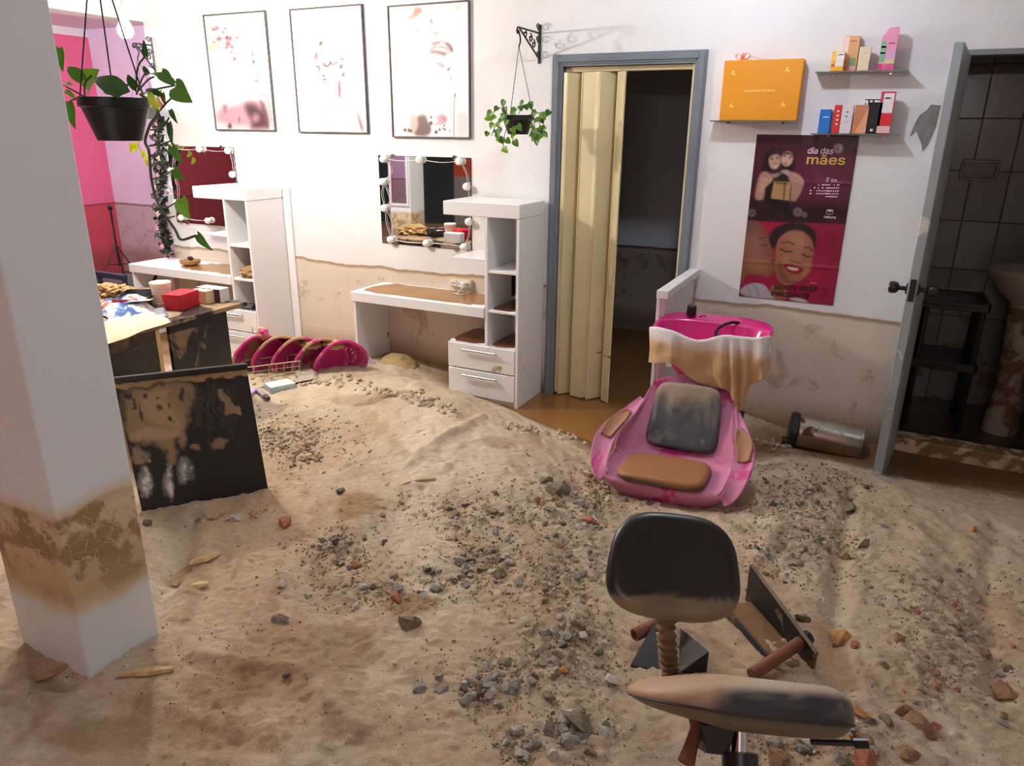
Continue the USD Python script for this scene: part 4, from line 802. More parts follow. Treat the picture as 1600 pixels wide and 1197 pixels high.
A.poly([(425, 990), (490, 965), (535, 1010), (520, 1060), (450, 1075), (400, 1060), (460, 1040)], R1, .012, .95); A.poly([(480, 975), (535, 1000), (530, 1045), (490, 1040)], (214, 150, 180), .012, .8)
for x, y, rr in [(172, 1108, 12), (205, 1112, 12), (225, 1118, 9), (395, 1000, 10), (395, 1050, 14), (510, 1075, 7), (515, 1108, 9), (497, 1098, 6), (557, 910, 4), (567, 985, 4), (470, 1110, 10), (440, 1130, 14), (560, 1120, 6)]: A.ell((x, y), rr, rr * 1.2, (120, 90, 98), .005, .9)
A.line([(596, 790), (590, 930), (594, 1170)], .005, (150, 110, 120), .003); A.ell((597, 815), 5, 12, (130, 100, 108), .004)
A.C = np.array(LIN(BASE)) * (A.C / np.array(LIN(BASE))) ** 1.9; A.C = A.C * .6 + A.C.mean(1, keepdims=True) * .4; A.build(*bargs)

# ------------------------------------------------------------------ poster
pt = thing("poster", "large Mother's Day poster with two women above and a smiling face below", "poster", (-.41, D, .80))
PX0, PX1, PZ0, PZ1 = -.662, -.152, .802, 1.697
A = Print([(215, 78), (858, 88), (697, 1140), (97, 1065)], PX1 - PX0, PZ1 - PZ0, 150, 262, (84, 30, 52))
A.poly([(215, 78), (858, 88), (840, 170), (205, 150)], (58, 22, 38), .05, .9, False); A.poly([(480, 260), (800, 230), (780, 420), (560, 500), (450, 430)], (122, 40, 76), .07, .9)
A.poly([(155, 470), (790, 520), (780, 632), (148, 606)], (40, 20, 32), .03, 1, False)
K1, K2, K3, HAIR, DRESS = (218, 172, 150), (200, 152, 132), (232, 192, 172), (26, 18, 22), (20, 18, 24)
# the two women
A.poly([(262, 200), (300, 165), (350, 170), (372, 200), (360, 300), (320, 310), (280, 305), (235, 300), (250, 240)], HAIR, .01); A.poly([(370, 190), (410, 172), (450, 195), (455, 250), (445, 300), (380, 300), (355, 270)], HAIR, .01)
A.poly([(235, 310), (270, 300), (300, 320), (330, 315), (390, 310), (430, 305), (470, 315), (510, 360), (505, 400), (455, 495), (420, 470), (420, 600), (250, 600), (265, 440), (245, 480), (195, 470), (215, 370)], K2, .006)
A.poly([(268, 330), (330, 345), (360, 315), (395, 310), (415, 345), (430, 400), (420, 490), (440, 606), (240, 600), (260, 460)], DRESS, .006)
A.ell((325, 236), 37, 54, K1, .005, 1, .1); A.ell((402, 226), 36, 46, K3, .005, 1, .25)
A.poly([(285, 225), (300, 178), (350, 180), (362, 215), (340, 195), (305, 205)], HAIR, .006); A.poly([(366, 215), (390, 180), (430, 190), (438, 225), (420, 200), (385, 198)], HAIR, .006)
for x, y in ((308, 227), (342, 224), (388, 212), (420, 224)): A.ell((x, y), 8, 3.5, (60, 38, 36), .003)
for x, y in ((308, 219), (342, 215), (390, 203), (422, 214)): A.ell((x, y), 10, 2, (50, 32, 32), .003)
A.poly([(306, 262), (328, 266), (350, 258), (338, 278), (316, 278)], (232, 214, 206), .003); A.line([(306, 261), (328, 264), (350, 257)], .002, (150, 70, 70)); A.ell((390, 256), 14, 4, (170, 84, 84), .003, 1, .3); A.ell((328, 248), 7, 4, (176, 128, 112), .004); A.ell((400, 238), 6, 4, (196, 150, 132), .004)
A.poly([(285, 320), (318, 345), (300, 370), (262, 400), (240, 440), (222, 400), (240, 345)], K1, .005); A.poly([(430, 310), (480, 325), (512, 365), (500, 385), (455, 370), (432, 345)], K1, .005); A.line([(262, 330), (290, 350)], .002, (150, 100, 90)); A.line([(440, 335), (490, 360)], .002, (150, 100, 90))
A.poly([(358, 300), (400, 290), (430, 310), (410, 330), (380, 312)], (196, 180, 180), .005)
A.poly([(320, 362), (425, 368), (415, 482), (300, 466)], (206, 166, 116), .003, 1, False); A.line([(390, 370), (380, 470)], .012, (172, 112, 60), .004); A.line([(388, 390), (384, 455)], .004, (120, 70, 40)); A.line([(335, 372), (400, 378)], .006, (70, 44, 30), .004)
for x, y, r_, cc in [(182, 553, 24, (128, 104, 116)), (470, 552, 28, (148, 120, 130)), (512, 570, 16, (140, 116, 124)), (275, 540, 44, (50, 30, 42)), (350, 575, 34, (64, 30, 46)), (225, 520, 22, (58, 32, 46)), (725, 166, 30, (196, 158, 170)), (812, 150, 10, (120, 70, 90))]:
    A.ell((x, y), r_, r_, cc, .006); A.ell((x, y), r_ * .45, r_ * .4, tuple(int(c * .72) for c in cc), .004)
A.ell((738, 158), 12, 16, (214, 180, 190), .005)
# lower half
A.poly([(150, 602), (772, 632), (697, 1140), (97, 1065)], (176, 30, 72), .002, 1, False)
A.poly([(640, 640), (770, 650), (735, 900), (640, 800)], (150, 26, 62), .05, .8); A.poly([(600, 640), (660, 700), (600, 860), (580, 720)], (158, 26, 62), .03, .8)
B1, B2, B3 = (150, 92, 66), (182, 118, 88), (112, 66, 48)
A.poly([(148, 604), (205, 605), (262, 640), (282, 720), (322, 800), (308, 830), (330, 850), (322, 880), (326, 900), (306, 950), (240, 955), (150, 920), (118, 990), (100, 1010)], B1, .004)
A.poly([(140, 690), (230, 680), (262, 760), (290, 830), (240, 870), (150, 850)], (172, 116, 104), .04, .85); A.poly([(130, 840), (300, 850), (290, 930), (180, 910)], (190, 126, 90), .03, .8)
A.poly([(150, 602), (215, 604), (190, 640), (145, 690)], (112, 94, 90), .014); A.line([(232, 715), (268, 705)], .006, (70, 44, 38), .004); A.line([(240, 752), (262, 756), (276, 748)], .005, (50, 30, 28), .003); A.poly([(305, 846), (326, 845), (328, 868), (312, 882)], (132, 70, 62), .004); A.line([(300, 848), (322, 856)], .004, (70, 36, 32))
A.poly([(282, 720), (300, 670), (350, 632), (430, 612), (520, 622), (575, 660), (595, 730), (570, 800), (520, 700), (400, 690), (330, 760), (315, 790)], (44, 34, 34), .006)
A.poly([(330, 770), (355, 700), (420, 665), (500, 668), (560, 720), (575, 780), (562, 850), (555, 900), (520, 960), (450, 1000), (385, 1010), (335, 960), (322, 880), (330, 830)], B2, .005)
A.poly([(400, 690), (480, 680), (540, 730), (500, 790), (420, 770)], (206, 150, 118), .03, .8); A.poly([(340, 870), (370, 860), (380, 920), (420, 960), (380, 985), (340, 940)], B3, .02, .7); A.poly([(520, 870), (556, 880), (530, 940), (500, 950)], (200, 140, 110), .02, .7); A.ell((400, 840), 28, 20, (212, 152, 122), .02, .8)
A.poly([(465, 760), (485, 790), (500, 850), (470, 862), (425, 845), (440, 820)], (196, 134, 100), .012, .9); A.line([(425, 850), (455, 862), (490, 868)], .005, (120, 66, 50), .004)
A.line([(362, 778), (395, 796), (430, 795)], .007, (36, 24, 24), .003); A.line([(500, 812), (525, 828), (555, 828)], .007, (36, 24, 24), .003); A.line([(372, 740), (410, 735), (450, 752)], .006, (60, 38, 34), .004); A.line([(515, 770), (545, 775), (568, 795)], .006, (60, 38, 34), .004)
A.poly([(370, 874), (420, 870), (470, 890), (512, 905), (495, 930), (450, 940), (405, 922)], (166, 36, 40), .003); A.poly([(396, 888), (440, 893), (486, 906), (460, 918), (415, 906)], (236, 220, 214), .003)
A.poly([(160, 985), (280, 985), (255, 950), (200, 930)], (176, 28, 76), .006); A.poly([(98, 1063), (115, 1010), (180, 985), (255, 990), (290, 1040), (330, 1080), (330, 1096)], (206, 198, 208), .004); A.line([(140, 1000), (165, 1030), (170, 1065)], .008, (170, 160, 176), .005); A.line([(180, 990), (215, 1030), (225, 1075)], .008, (170, 160, 176), .005)
A.poly([(290, 1000), (400, 1000), (410, 1095), (330, 1098), (300, 1060)], B2, .006); A.poly([(400, 1090), (470, 1080), (550, 1115), (500, 1118)], (226, 218, 222), .004); A.poly([(545, 955), (600, 950), (596, 998), (548, 995)], (206, 24, 66), .01)
A.line([(552, 993), (592, 997)], .005, (236, 150, 170), .002)
for L_ in ([(620, 1040), (640, 1025), (655, 1045), (670, 1030)], [(610, 1060), (640, 1080), (675, 1060)], [(600, 1075), (640, 1095), (670, 1085)], [(640, 1030), (645, 1070)]): A.line(L_, .004, (96, 14, 40), .003)
A.C *= .62
# fold creases stay in the sheet's shape
A.build(pt, "print", (PX0, D - .004, PZ1), AXW, mat("poster_colours", (255, 255, 255), .3, vcol=True), warp=lambda u, v: .0018 * (np.exp(-((v - .27) / .01) ** 2) + np.exp(-((v - .77) / .01) ** 2) + np.exp(-((u - .62) / .012) ** 2)))
H3 = homography([(215, 78), (858, 88), (697, 1140), (97, 1065)], [(PX0, PZ1), (PX1, PZ1), (PX1, PZ0), (PX0, PZ0)])
EX, EZ = np.array([1.0, 0, 0]), np.array([0, 0, 1.0])
M_INKP, M_INKG, M_INKD = mat("ink_pale_pink", (232, 200, 220), .4), mat("ink_gold", (206, 160, 76), .4), mat("ink_dark", (48, 12, 22), .4)
def ptext(text, px, px_end, h, m, bold=False, slant=0., name="lettering"):
    a, b = H3(px)[0], H3(px_end)[0]; d = np.array([b[0] - a[0], 0, b[1] - a[1]]); L_ = np.linalg.norm(d); ex = d / L_; ez = np.cross(ex, [0, 1.0, 0]); ez = ez if ez[2] > 0 else -ez
    lettering(pt, text, h, np.array([a[0], D - .0066, a[1]]), ex, ez, m, bold, slant, name=name, width=L_)
ptext("dia das", (526, 194), (688, 198), .030, M_INKP, True, .12); ptext("mães", (516, 258), (760, 264), .046, M_INKG, True)
ptext("E se...", (646, 368), (738, 374), .022, M_INKP, False, .1); ptext("natura", (634, 590), (710, 596), .014, M_INKP, True)
ptext("SENTE ESSE", (318, 1028), (592, 1046), .026, M_INKD, True); ptext("PRESENTE", (300, 1066), (540, 1088), .026, M_INKD, True); ptext("DIA DAS", (388, 985), (470, 990), .011, mat("ink_brown", (120, 60, 46), .4))
# the small print: strokes too fine to read in the photograph
for (a, b) in (((600, 386), (740, 388)), ((572, 404), (736, 407)), ((545, 421), (735, 426)), ((545, 438), (732, 443)), ((645, 458), (728, 462))):
    n = 14; pts = H3(np.linspace(a, b, n)); g = np.random.default_rng(int(a[0])); ms = []
    for (x, z), (x2, z2) in zip(pts[:-1], pts[1:]):
        if g.random() < .85: ms.append(bb(x, x + (x2 - x) * g.uniform(.55, .9), D - .0066, D - .0058, z - .0035, z + .0035 * g.uniform(.6, 1.2)))
    obj(pt, "small_print", ms, M_INKP, smooth=False)
c = H3((672, 560))[0]
obj(pt, "flower_emblem", [tube([(c[0] + r_ * math.cos(q), D - .0064, c[1] + .006 + r_ * .55 * math.sin(q)) for q in np.linspace(.3, 2.84, 9)], .0014, 4) for r_ in (.010, .018)] + [tube([(c[0] + s * .008 + .007 * math.cos(q), D - .0064, c[1] + .008 + .009 * math.sin(q)) for q in np.linspace(-.4, 3.6, 10)], .0014, 4) for s in (-1, 1)] + [tube([(c[0] - .018 + .036 * k, D - .0064, c[1] - .002 - .006 * math.sin(k * 3.14)) for k in np.linspace(0, 1, 8)], .0012, 4)], M_INKP)

# ------------------------------------------------------------------ glass shelves, cartons
M_GLASS = usdkit.material(stage, "/World/Looks/shelf_glass", {"t": ("transparent_bsdf", {"color": (.74, .78, .75)}), "gl": ("glossy_bsdf", {"color": (.9, .95, .92), "roughness": .05}), "f": ("fresnel", {"IOR": 1.45}), "m": ("mix_closure", {})}, [("f.fac", "m.fac"), ("t.BSDF", "m.closure1"), ("gl.BSDF", "m.closure2")], surface="m.closure")
M_GEDGE = mat("glass_edge", (92, 104, 96), .25)
def shelf(u0, u1, v, dep, label):
    a, b = aY(u0, v, D - dep), aY(u1, v, D - dep); z = (a[2] + b[2]) / 2
    t = thing("glass_shelf", label, "shelf", ((a[0] + b[0]) / 2, D, z))
    obj(t, "pane", bb(a[0], b[0], D - dep, D - .0006, z - .006, z), M_GLASS, smooth=False)
    obj(t, "edge", bb(a[0], b[0], D - dep - .0012, D - dep - .0001, z - .006, z), M_GEDGE, smooth=False)
    for x in (a[0] + .08, b[0] - .08): obj(t, "bracket", bb(x - .008, x + .008, D - .022, D - .0004, z - .016, z - .0062, .002), M_CHROME)
    return a[0], b[0], z
sa = shelf(1274, 1421, 110.5, .105, "upper glass shelf with four small cartons"); sb = shelf(1267, 1407, 209, .105, "lower glass shelf with a row of cartons, right above the poster"); sc_ = shelf(1109, 1245, 188.5, .115, "glass shelf carrying the big yellow box")
def carton(name, label, u0, u1, vt, yb, dp, z, m, faces=(), group=None, uw=None):
    """a carton standing on a shelf: front face between pixels u0 and u1, top at vt, front at depth yb"""
    x0, x1 = aY(u0, vt, yb)[0], aY(u1, vt, yb)[0]; zt_ = aY((u0 + u1) / 2, vt, yb)[2]
    return box_thing(name, label, "box", (x0, yb, z + .0006), (x1, yb + dp, zt_), m, faces, .0015, group), (x0, x1, zt_)
# the yellow gift box
Yb = D - .085; y0 = aY(1126, 186, Yb); y1 = aY(1254, 90, Yb)
yb = thing("gift_box", "large yellow gift box with an orange ribbon on its own glass shelf", "box", ((y0[0] + y1[0]) / 2, Yb + .04, sc_[2]))
M_YEL = mat("yellow_card", (222, 146, 20), .45, var=.03)
zt2 = aY(1190, 93, Yb)[2]; xl_, xr_ = aY(1129, 130, Yb)[0], aY(1252, 130, Yb)[0]
obj(yb, "box", bb(xl_, xr_, Yb, D - .004, sc_[2] + .0006, zt2, .003), M_YEL)
M_GOLD = mat("gold_foil", (250, 214, 120), .3, .3)
for u, v in ((1144, 115), (1229, 110), (1141, 166), (1222, 164)): p = aY(u, v, Yb); obj(yb, "ornament", [ball(p + [dx_, -.0005, dz_], .006, 1, (1, .15, .8)) for dx_, dz_ in ((0, 0), (.011, -.004), (.004, .009))], M_GOLD)
p = aY(1162, 142, Yb)
n_ = 13; g = np.random.default_rng(4)
obj(yb, "gold_title", [bb(p[0] + i * .0125, p[0] + i * .0125 + .008, Yb - .0008, Yb - .0001, p[2] - .006 * g.uniform(.6, 1), p[2] + .007 * g.uniform(.5, 1)) for i in range(n_)], M_GOLD, label="illegible gold lettering", smooth=False)
M_ORG = mat("orange_ribbon", (250, 128, 66), .35)
rb = aY(1160, 92, Yb + .03); zt3 = zt2
def loop(c, ax1, ax2, r, w):
    t_ = np.linspace(-2.6, 2.6, 14); P_ = [[c + ax1 * r * (1 + math.cos(a)) * .9 + ax2 * r * .55 * math.sin(a) + np.array([0, s * w / 2, 0]) for s in (-1, 1)] for a in t_]; return sheet(np.array(P_), .0016)
rbn = obj(yb, "ribbon", [loop(np.array([rb[0], Yb + .035, zt3 + .014]), np.array([-1, 0, .25]), EZ, .02, .022), loop(np.array([rb[0], Yb + .035, zt3 + .014]), np.array([.95, 0, .3]), EZ, .022, .022), loop(np.array([rb[0], Yb + .03, zt3 + .016]), np.array([.3, 0, .95]), np.array([1., 0, 0]), .012, .02), ball((rb[0], Yb + .035, zt3 + .014), .011, 2),
    sheet(np.array([[(rb[0] + .02 + .11 * k, Yb + .03 + s * .009, zt3 + .008 + .008 * math.sin(5 * k)) for s in (-1, 1)] for k in np.linspace(0, 1, 10)]), .0016)], M_ORG, label="orange ribbon bow")
# upper shelf
W_ = PM("white", (226, 222, 220))
carton("carton", "small yellow and white carton in front on the upper glass shelf", 1301, 1321, 80, D - .10, .05, sa[2], PM("yellow_carton", (232, 170, 50)), [("label_panel", 1, -1, .36, .98, .24, .97, W_), ("spot", 1, -1, .04, .34, .55, .9, PM("gold_yellow", (240, 196, 90))), ("dot", 1, -1, .04, .28, .22, .36, PM("raspberry", (176, 70, 90))), ("print_line", 1, -1, .5, .9, .8, .84, PM("grey_print", (110, 110, 116)))])
carton("carton", "tall tan carton at the back of the upper glass shelf", 1320, 1345, 56, D - .046, .042, sa[2], PM("tan_carton", (214, 160, 110)), [("blossom_panel", 1, -1, .02, .34, .35, .98, PM("blush", (232, 206, 196))), ("leaf_patch", 1, -1, .55, .92, .16, .38, PM("sage", (108, 140, 100))), ("blush_patch", 1, -1, .4, .95, .0, .15, PM("rosy", (214, 160, 160))), ("print_line", 1, -1, .42, .8, .84, .87, PM("brown_print", (150, 100, 64)))])
carton("carton", "plain cream carton in the middle of the upper glass shelf", 1344, 1362, 73, D - .095, .06, sa[2], PM("cream_carton", (222, 206, 174)), [("print_line", 1, -1, .3, .7, .74, .78, PM("beige_print", (190, 172, 138)))])
pk, (kx0, kx1, kz) = carton("carton", "tall pink carton with a green leaf print and a slanted top", 1379, 1404, 58, D - .10, .055, sa[2], PM("pink_carton", (226, 148, 178)), [("leaf_panel", 1, -1, .0, .34, .25, .88, PM("leaf_green", (126, 178, 136))), ("leaf_stripe", 1, -1, .04, .32, .68, .74, PM("deep_green", (50, 120, 74))), ("leaf_stripe", 1, -1, .03, .32, .5, .55, PM("deep_green", (50, 120, 74))), ("mauve_panel", 1, -1, .38, .97, .32, .62, PM("mauve", (212, 160, 196))), ("lime_panel", 1, -1, .38, .97, .2, .32, PM("lime", (206, 206, 140))), ("magenta_band", 1, -1, .38, .97, .0, .2, PM("magenta", (214, 84, 146))), ("red_corner", 1, -1, .0, .3, .0, .2, PM("crimson", (200, 64, 96))), ("print_line", 1, -1, .45, .85, .8, .83, PM("plum_print", (130, 60, 90)))])
obj(pk, "slanted_top", hull([(kx0 + s * (kx1 - kx0) * f, D - .10 + y, kz + h) for f, h, s in ((0, .0, 1), (1, 0, 1), (.35, .04, 1), (1, .045, 1)) for y in (0, .055)]), PM("pink_carton", (226, 148, 178)))
# lower shelf
zl = sb[2]
carton("carton", "bright blue carton at the end of the lower shelf", 1282, 1300, 171, D - .10, .05, zl, PM("blue_carton", (20, 108, 190)), [("white_title", 1, -1, .3, .85, .66, .70, W_)])
carton("carton", "white carton tucked behind the bright blue one", 1294, 1304, 169, D - .045, .04, zl, W_)
carton("carton", "dark red carton half hidden behind the blue one", 1304.5, 1312, 168, D - .042, .038, zl, PM("dark_red", (140, 62, 58)))
carton("carton", "carton with a red side strip next to the blue one", 1305, 1316.5, 164, D - .10, .05, zl, PM("red_carton", (206, 44, 44)), [("white_mark", 1, -1, .4, .7, .3 + .15 * i, .36 + .15 * i, W_) for i in range(4)])
carton("carton", "slim white carton with two dark dots beside the red strip", 1317, 1335, 164, D - .10, .055, zl, PM("silver_white", (214, 208, 212)), [("dark_dot", 1, -1, .42, .58, .73, .78, PM("dot_grey", (90, 80, 90))), ("dark_dot", 1, -1, .38, .54, .58, .63, PM("dot_grey", (90, 80, 90))), ("print_line", 1, -1, .3, .8, .4, .43, PM("pale_print", (180, 170, 178)))])
cp, (qx0, qx1, qz) = carton("carton", "copper carton divided by a slanting light triangle", 1337, 1359, 164, D - .10, .05, zl, PM("copper", (190, 122, 86)))
obj(cp, "light_triangle", prism([(qx0 + .012, zl + .002), (qx1 - .001, zl + .002), (qx1 - .001, qz - .012)], .0008, (0, D - .1, 0), np.array([[1, 0, 0], [0, 0, 1], [0, -1, 0]])), PM("light_copper", (222, 160, 120)))
carton("carton", "black and white striped carton at the back of the lower shelf", 1352, 1376, 155, D - .045, .04, zl, W_, [("black_band", 1, -1, .0, 1, .97, 1, M_BLACK), ("black_stripe", 1, -1, .22, .32, .8, .97, M_BLACK), ("black_stripe", 1, -1, .5, .62, .82, .97, M_BLACK), ("black_stripe", 1, -1, .02, .08, .8, .9, M_BLACK)])
M_FOIL = mat("black_foil", (26, 26, 28), .25, bump=.9, bscale=40)
bp_, (bx0_, bx1_, bz_) = carton("foil_pouch", "shiny black pouch between the copper carton and the red-and-white one", 1358, 1381, 160, D - .10, .045, zl, M_FOIL, [("emblem", 1, -1, .35, .55, .08, .16, W_)])
carton("carton", "tallest red carton with a white label, at the other end from the blue one", 1378, 1401, 143, D - .10, .05, zl, PM("rose_red", (196, 60, 76)), [("label_panel", 1, -1, .2, .92, .5, .96, W_), ("red_blossom", 1, -1, .2, .92, .2, .46, PM("poppy", (214, 36, 44))), ("blush_patch", 1, -1, .05, .95, .02, .19, PM("blush2", (226, 186, 186))), ("print_line", 1, -1, .3, .7, .83, .86, PM("grey_print", (110, 110, 116)))])

# ------------------------------------------------------------------ hanging plants
M_POT = mat("black_pot", (20, 21, 24), .35, var=.1)
M_POT2 = mat("dusty_grey_pot", (84, 84, 78), .6, var=.15)
M_SOIL = mat("potting_soil", (58, 44, 34), .95, var=.4, vscale=60, bump=.8)
M_LEAFS = [mat("leaf_green", (96, 142, 58), .35, var=.12, vscale=30, trans=(120, 170, 60)), mat("leaf_light", (132, 172, 66), .35, var=.12, vscale=30, trans=(160, 200, 70)), mat("leaf_dark", (66, 110, 48), .35, var=.12, vscale=30, trans=(80, 130, 44)), mat("leaf_yellow", (190, 200, 56), .4, trans=(220, 230, 80)), mat("leaf_brown", (150, 106, 44), .6, trans=(170, 120, 50))]  # the yellow-green one has light from behind painted into its colour
M_STEM = mat("plant_stem", (66, 72, 44), .5)
M_STRING = mat("black_cord", (34, 34, 34), .6)
def leaf(base, tip, width, nrm, fold=.25, droop=.12, heart=True):
    base, tip = np.asarray(base, float), np.asarray(tip, float); d = tip - base; L_ = np.linalg.norm(d); d /= L_
    s_ = np.cross(nrm, d); s_ /= np.linalg.norm(s_); n_ = np.cross(d, s_)
    S, Tt = np.linspace(0, 1, 9), np.linspace(-1, 1, 5); P_ = np.zeros((9, 5, 3))
    for i, s in enumerate(S):
        w = width / 2 * (max(.03, math.sin(math.pi * min(1, s * .93 + .07) ** (.62 if heart else .85)) ** .8) if s < 1 else .02)
        for j, t in enumerate(Tt):
            back = -.10 * L_ * abs(t) * (1 - s) ** 3 if heart else 0
            P_[i, j] = base + d * (L_ * s + back) + s_ * t * w + n_ * (fold * abs(t) * w - droop * L_ * (2 * s - 1) ** 2 + .02 * L_ * math.sin(9 * s + 2 * t))
    return sheet(P_, .0009)
def px_leaf(b, t, wpx, Y, m, par, tilt=(0, -.75, .6), yt=0.0):
    B, T_ = aY(*b, Y), aY(*t, Y + yt); dep = (B - EYE) @ CM[2]
    obj(par, "leaf", leaf(B, T_, wpx * dep / F, np.array(tilt, float)), M_LEAFS[m], smooth=60)
def pot(par, c, rt_, rb_, h, m):
    obj(par, "pot", lathe([(0, 0), (rb_, 0), (rb_ + (rt_ - rb_) * .92, h - .03), (rt_, h - .028), (rt_ + .006, h - .026), (rt_ + .006, h), (rt_ - .008, h), (rt_ - .012, h - .03), (0, h - .03)], 28, None, (c[0], c[1], c[2])), m, smooth=30)
    so = blob((c[0], c[1], c[2] + h - .024), (rt_ - .016, rt_ - .016, .022), 2, .25, 3, 2); so.vertices[:, 2] = np.maximum(so.vertices[:, 2], c[2] + h - .034)
    obj(par, "soil", so, M_SOIL, smooth=60)
# big pothos beside the pillar
Y1 = 1.62
rim = aY(178, 153, Y1); dep1 = (rim - EYE) @ CM[2]; k1_ = dep1 / F
pl = thing("hanging_pothos", "pothos trailing from a black pot on long cords, close beside the pillar", "plant", (rim[0], Y1, rim[2] - .17))
rr_ = 49 * k1_; hh = 62 * k1_ * 1.02
pot(pl, (rim[0], Y1, rim[2] - hh), rr_, rr_ * .66, hh, M_POT)
apex = aY(143, -100, Y1); apex[2] = min(apex[2], CEIL - .02)
for a in (0.4, 2.5, 4.4):
    q = np.array([rim[0] + rr_ * math.cos(a), Y1 + rr_ * math.sin(a), rim[2] - .005]); obj(pl, "cord", rod(q, apex, .0022, 6), M_STRING)
obj(pl, "hook", tube(spline([apex, apex + [.012, 0, .015], (apex[0], Y1, (apex[2] + CEIL) / 2), (apex[0], Y1, CEIL - .001)], 12), .003, 6), M_BLACKMET)
c1 = lambda x, y: (x / 3.99, y / 3.99)
c2 = lambda x, y: (60 + x / 3.99, 180 + y / 3.99)
for b, t, w, m, y, tl in [((750, 565), (575, 465), 34, 2, 1.52, (.2, -.6, .8)), ((525, 555), (600, 430), 40, 1, 1.66, (.2, -.9, .4)), ((505, 490), (415, 405), 20, 0, 1.6, (0, -.6, .8)), ((365, 300), (388, 445), 14, 0, 1.55, (.6, -.8, 0)), ((395, 525), (448, 522), 9, 1, 1.58, (0, -.6, .8)), ((425, 640), (462, 805), 16, 0, 1.55, (.5, -.8, 0)), ((405, 560), (470, 612), 9, 1, 1.6, (0, -.6, .8)),
                       ((845, 545), (785, 462), 15, 2, 1.62, (0, -.9, .3)), ((1065, 500), (930, 440), 16, 0, 1.64, (0, -.5, .9)), ((1000, 450), (1085, 530), 20, 0, 1.62, (.3, -.8, .4)), ((1082, 535), (1185, 635), 34, 0, 1.58, (.1, -.95, .25)), ((900, 560), (1015, 590), 16, 2, 1.6, (0, -.5, .8)), ((930, 590), (992, 692), 13, 3, 1.56, (.3, -.9, 0)), ((908, 350), (895, 248), 9, 2, 1.68, (.8, -.6, 0)), ((920, 460), (890, 408), 9, 2, 1.7, (.4, -.9, 0)), ((760, 570), (800, 520), 10, 2, 1.55, (0, -.8, .5)), ((690, 580), (640, 565), 10, 4, 1.55, (0, -.6, .8)),
                       ((1060, 685), (1102, 768), 8, 2, 1.55, (.5, -.8, 0)), ((1052, 765), (1072, 905), 9, 2, 1.55, (.7, -.7, 0)), ((1010, 580), (1030, 660), 8, 4, 1.66, (.4, -.9, 0))]: px_leaf(c1(*b), c1(*t), w, y, m, pl, tl)
for b, t, w, m, y, tl in [((825, 190), (895, 302), 15, 0, 1.58, (.5, -.8, .1)), ((838, 335), (905, 402), 19, 0, 1.6, (.2, -.95, 0)), ((885, 522), (935, 648), 27, 1, 1.56, (.15, -.98, 0)), ((983, 742), (1075, 842), 13, 0, 1.6, (.4, -.9, .1))]: px_leaf(c2(*b), c2(*t), w, y, m, pl, tl)
vine = [c1(880, 590), c1(985, 690), c1(935, 780), c1(905, 880), c2(690, 230), c2(705, 400), c2(750, 560), c2(850, 710), c2(890, 775), c2(980, 752)]
obj(pl, "vine", tube(spline([aY(*p_, Y1 - .05) for p_ in vine], 60), .0042, 6), M_STEM)
for a in [[(1070, 610), (1020, 660), (960, 740)], [(1055, 735), (1010, 790), (940, 810)], [(1060, 880), (990, 900), (930, 910)], [(850, 580), (920, 500), (960, 480)], [(845, 570), (860, 420), (905, 350)], [(850, 590), (890, 480), (930, 450)], [(540, 610), (450, 560), (410, 540)], [(535, 612), (460, 620), (425, 640)], [(530, 600), (530, 520), (570, 470)], [(700, 590), (730, 580), (750, 565)], [(870, 590), (960, 560), (1082, 535)]]:
    obj(pl, "stem", tube(spline([aY(*c1(*p_), Y1 - .02) for p_ in a], 10), .0026, 5), M_STEM)
for a in [[(695, 190), (760, 180), (825, 190)], [(705, 400), (780, 380), (838, 340)], [(750, 575), (800, 578), (885, 525)], [(720, 300), (790, 310), (830, 300)], [(770, 650), (830, 635), (850, 630)]]:
    obj(pl, "stem", tube(spline([aY(*c2(*p_), Y1 - .05) for p_ in a], 10), .0022, 5), M_STEM)
# wrought-iron brackets
def spiral(c, ax1, ax2, r, turns, start=0., n=22):
    t = np.linspace(0, 1, n); a = start + turns * 2 * math.pi * t; rr = r * (1 - .78 * t)
    return np.array([c + ax1 * q * math.cos(b) + ax2 * q * math.sin(b) for q, b in zip(rr, a)])
def bracket(X_, z0, z1, reach, label):
    t = thing("plant_bracket", label, "bracket", (X_, D, z0)); oy = np.array([0, -1.0, 0]); h = z1 - z0
    obj(t, "wall_plate", bb(X_ - .009, X_ + .009, D - .008, D - .0005, z0, z1, .002), M_BLACKMET)
    za = z1 - h * .22; tip = np.array([X_, D - reach, za])
    obj(t, "arm", [rod((X_, D - .006, za), tip, .0055), tube(spiral(tip + [0, .0, -.022], np.array([0, 0, 1.]), oy, .022, .62, 0), .0052, 6)], M_BLACKMET)
    obj(t, "brace", tube(spline([tip + [0, .01, 0], (X_, D - reach * .5, z0 + h * .45), (X_, D - .006, z0 + h * .12)], 14), .0055, 7), M_BLACKMET)
    sc = [spiral(np.array([X_, D - .028, z0 + h * f]), oy, np.array([0, 0, s]), .022, 1.2, 0) for f, s in ((.92, 1), (.6, 1), (.25, -1))] + [spiral(np.array([X_, D - reach * f, z0 + h * g]), oy, np.array([0, 0, 1.]), .024, 1.2, 1.5) for f, g in ((.45, .60), (.30, .47), (.7, .67))]
    for p_ in sc: obj(t, "scroll", tube(p_, .0042, 6), M_BLACKMET)
    return tip
tip = bracket(-1.972, 2.085, 2.298, .30, "black scrolled iron bracket holding the small plant beside the grey door frame")
tip2 = bracket(-5.285, 2.09, 2.36, .16, "black scrolled iron bracket on the corner of the wall by the alcove")
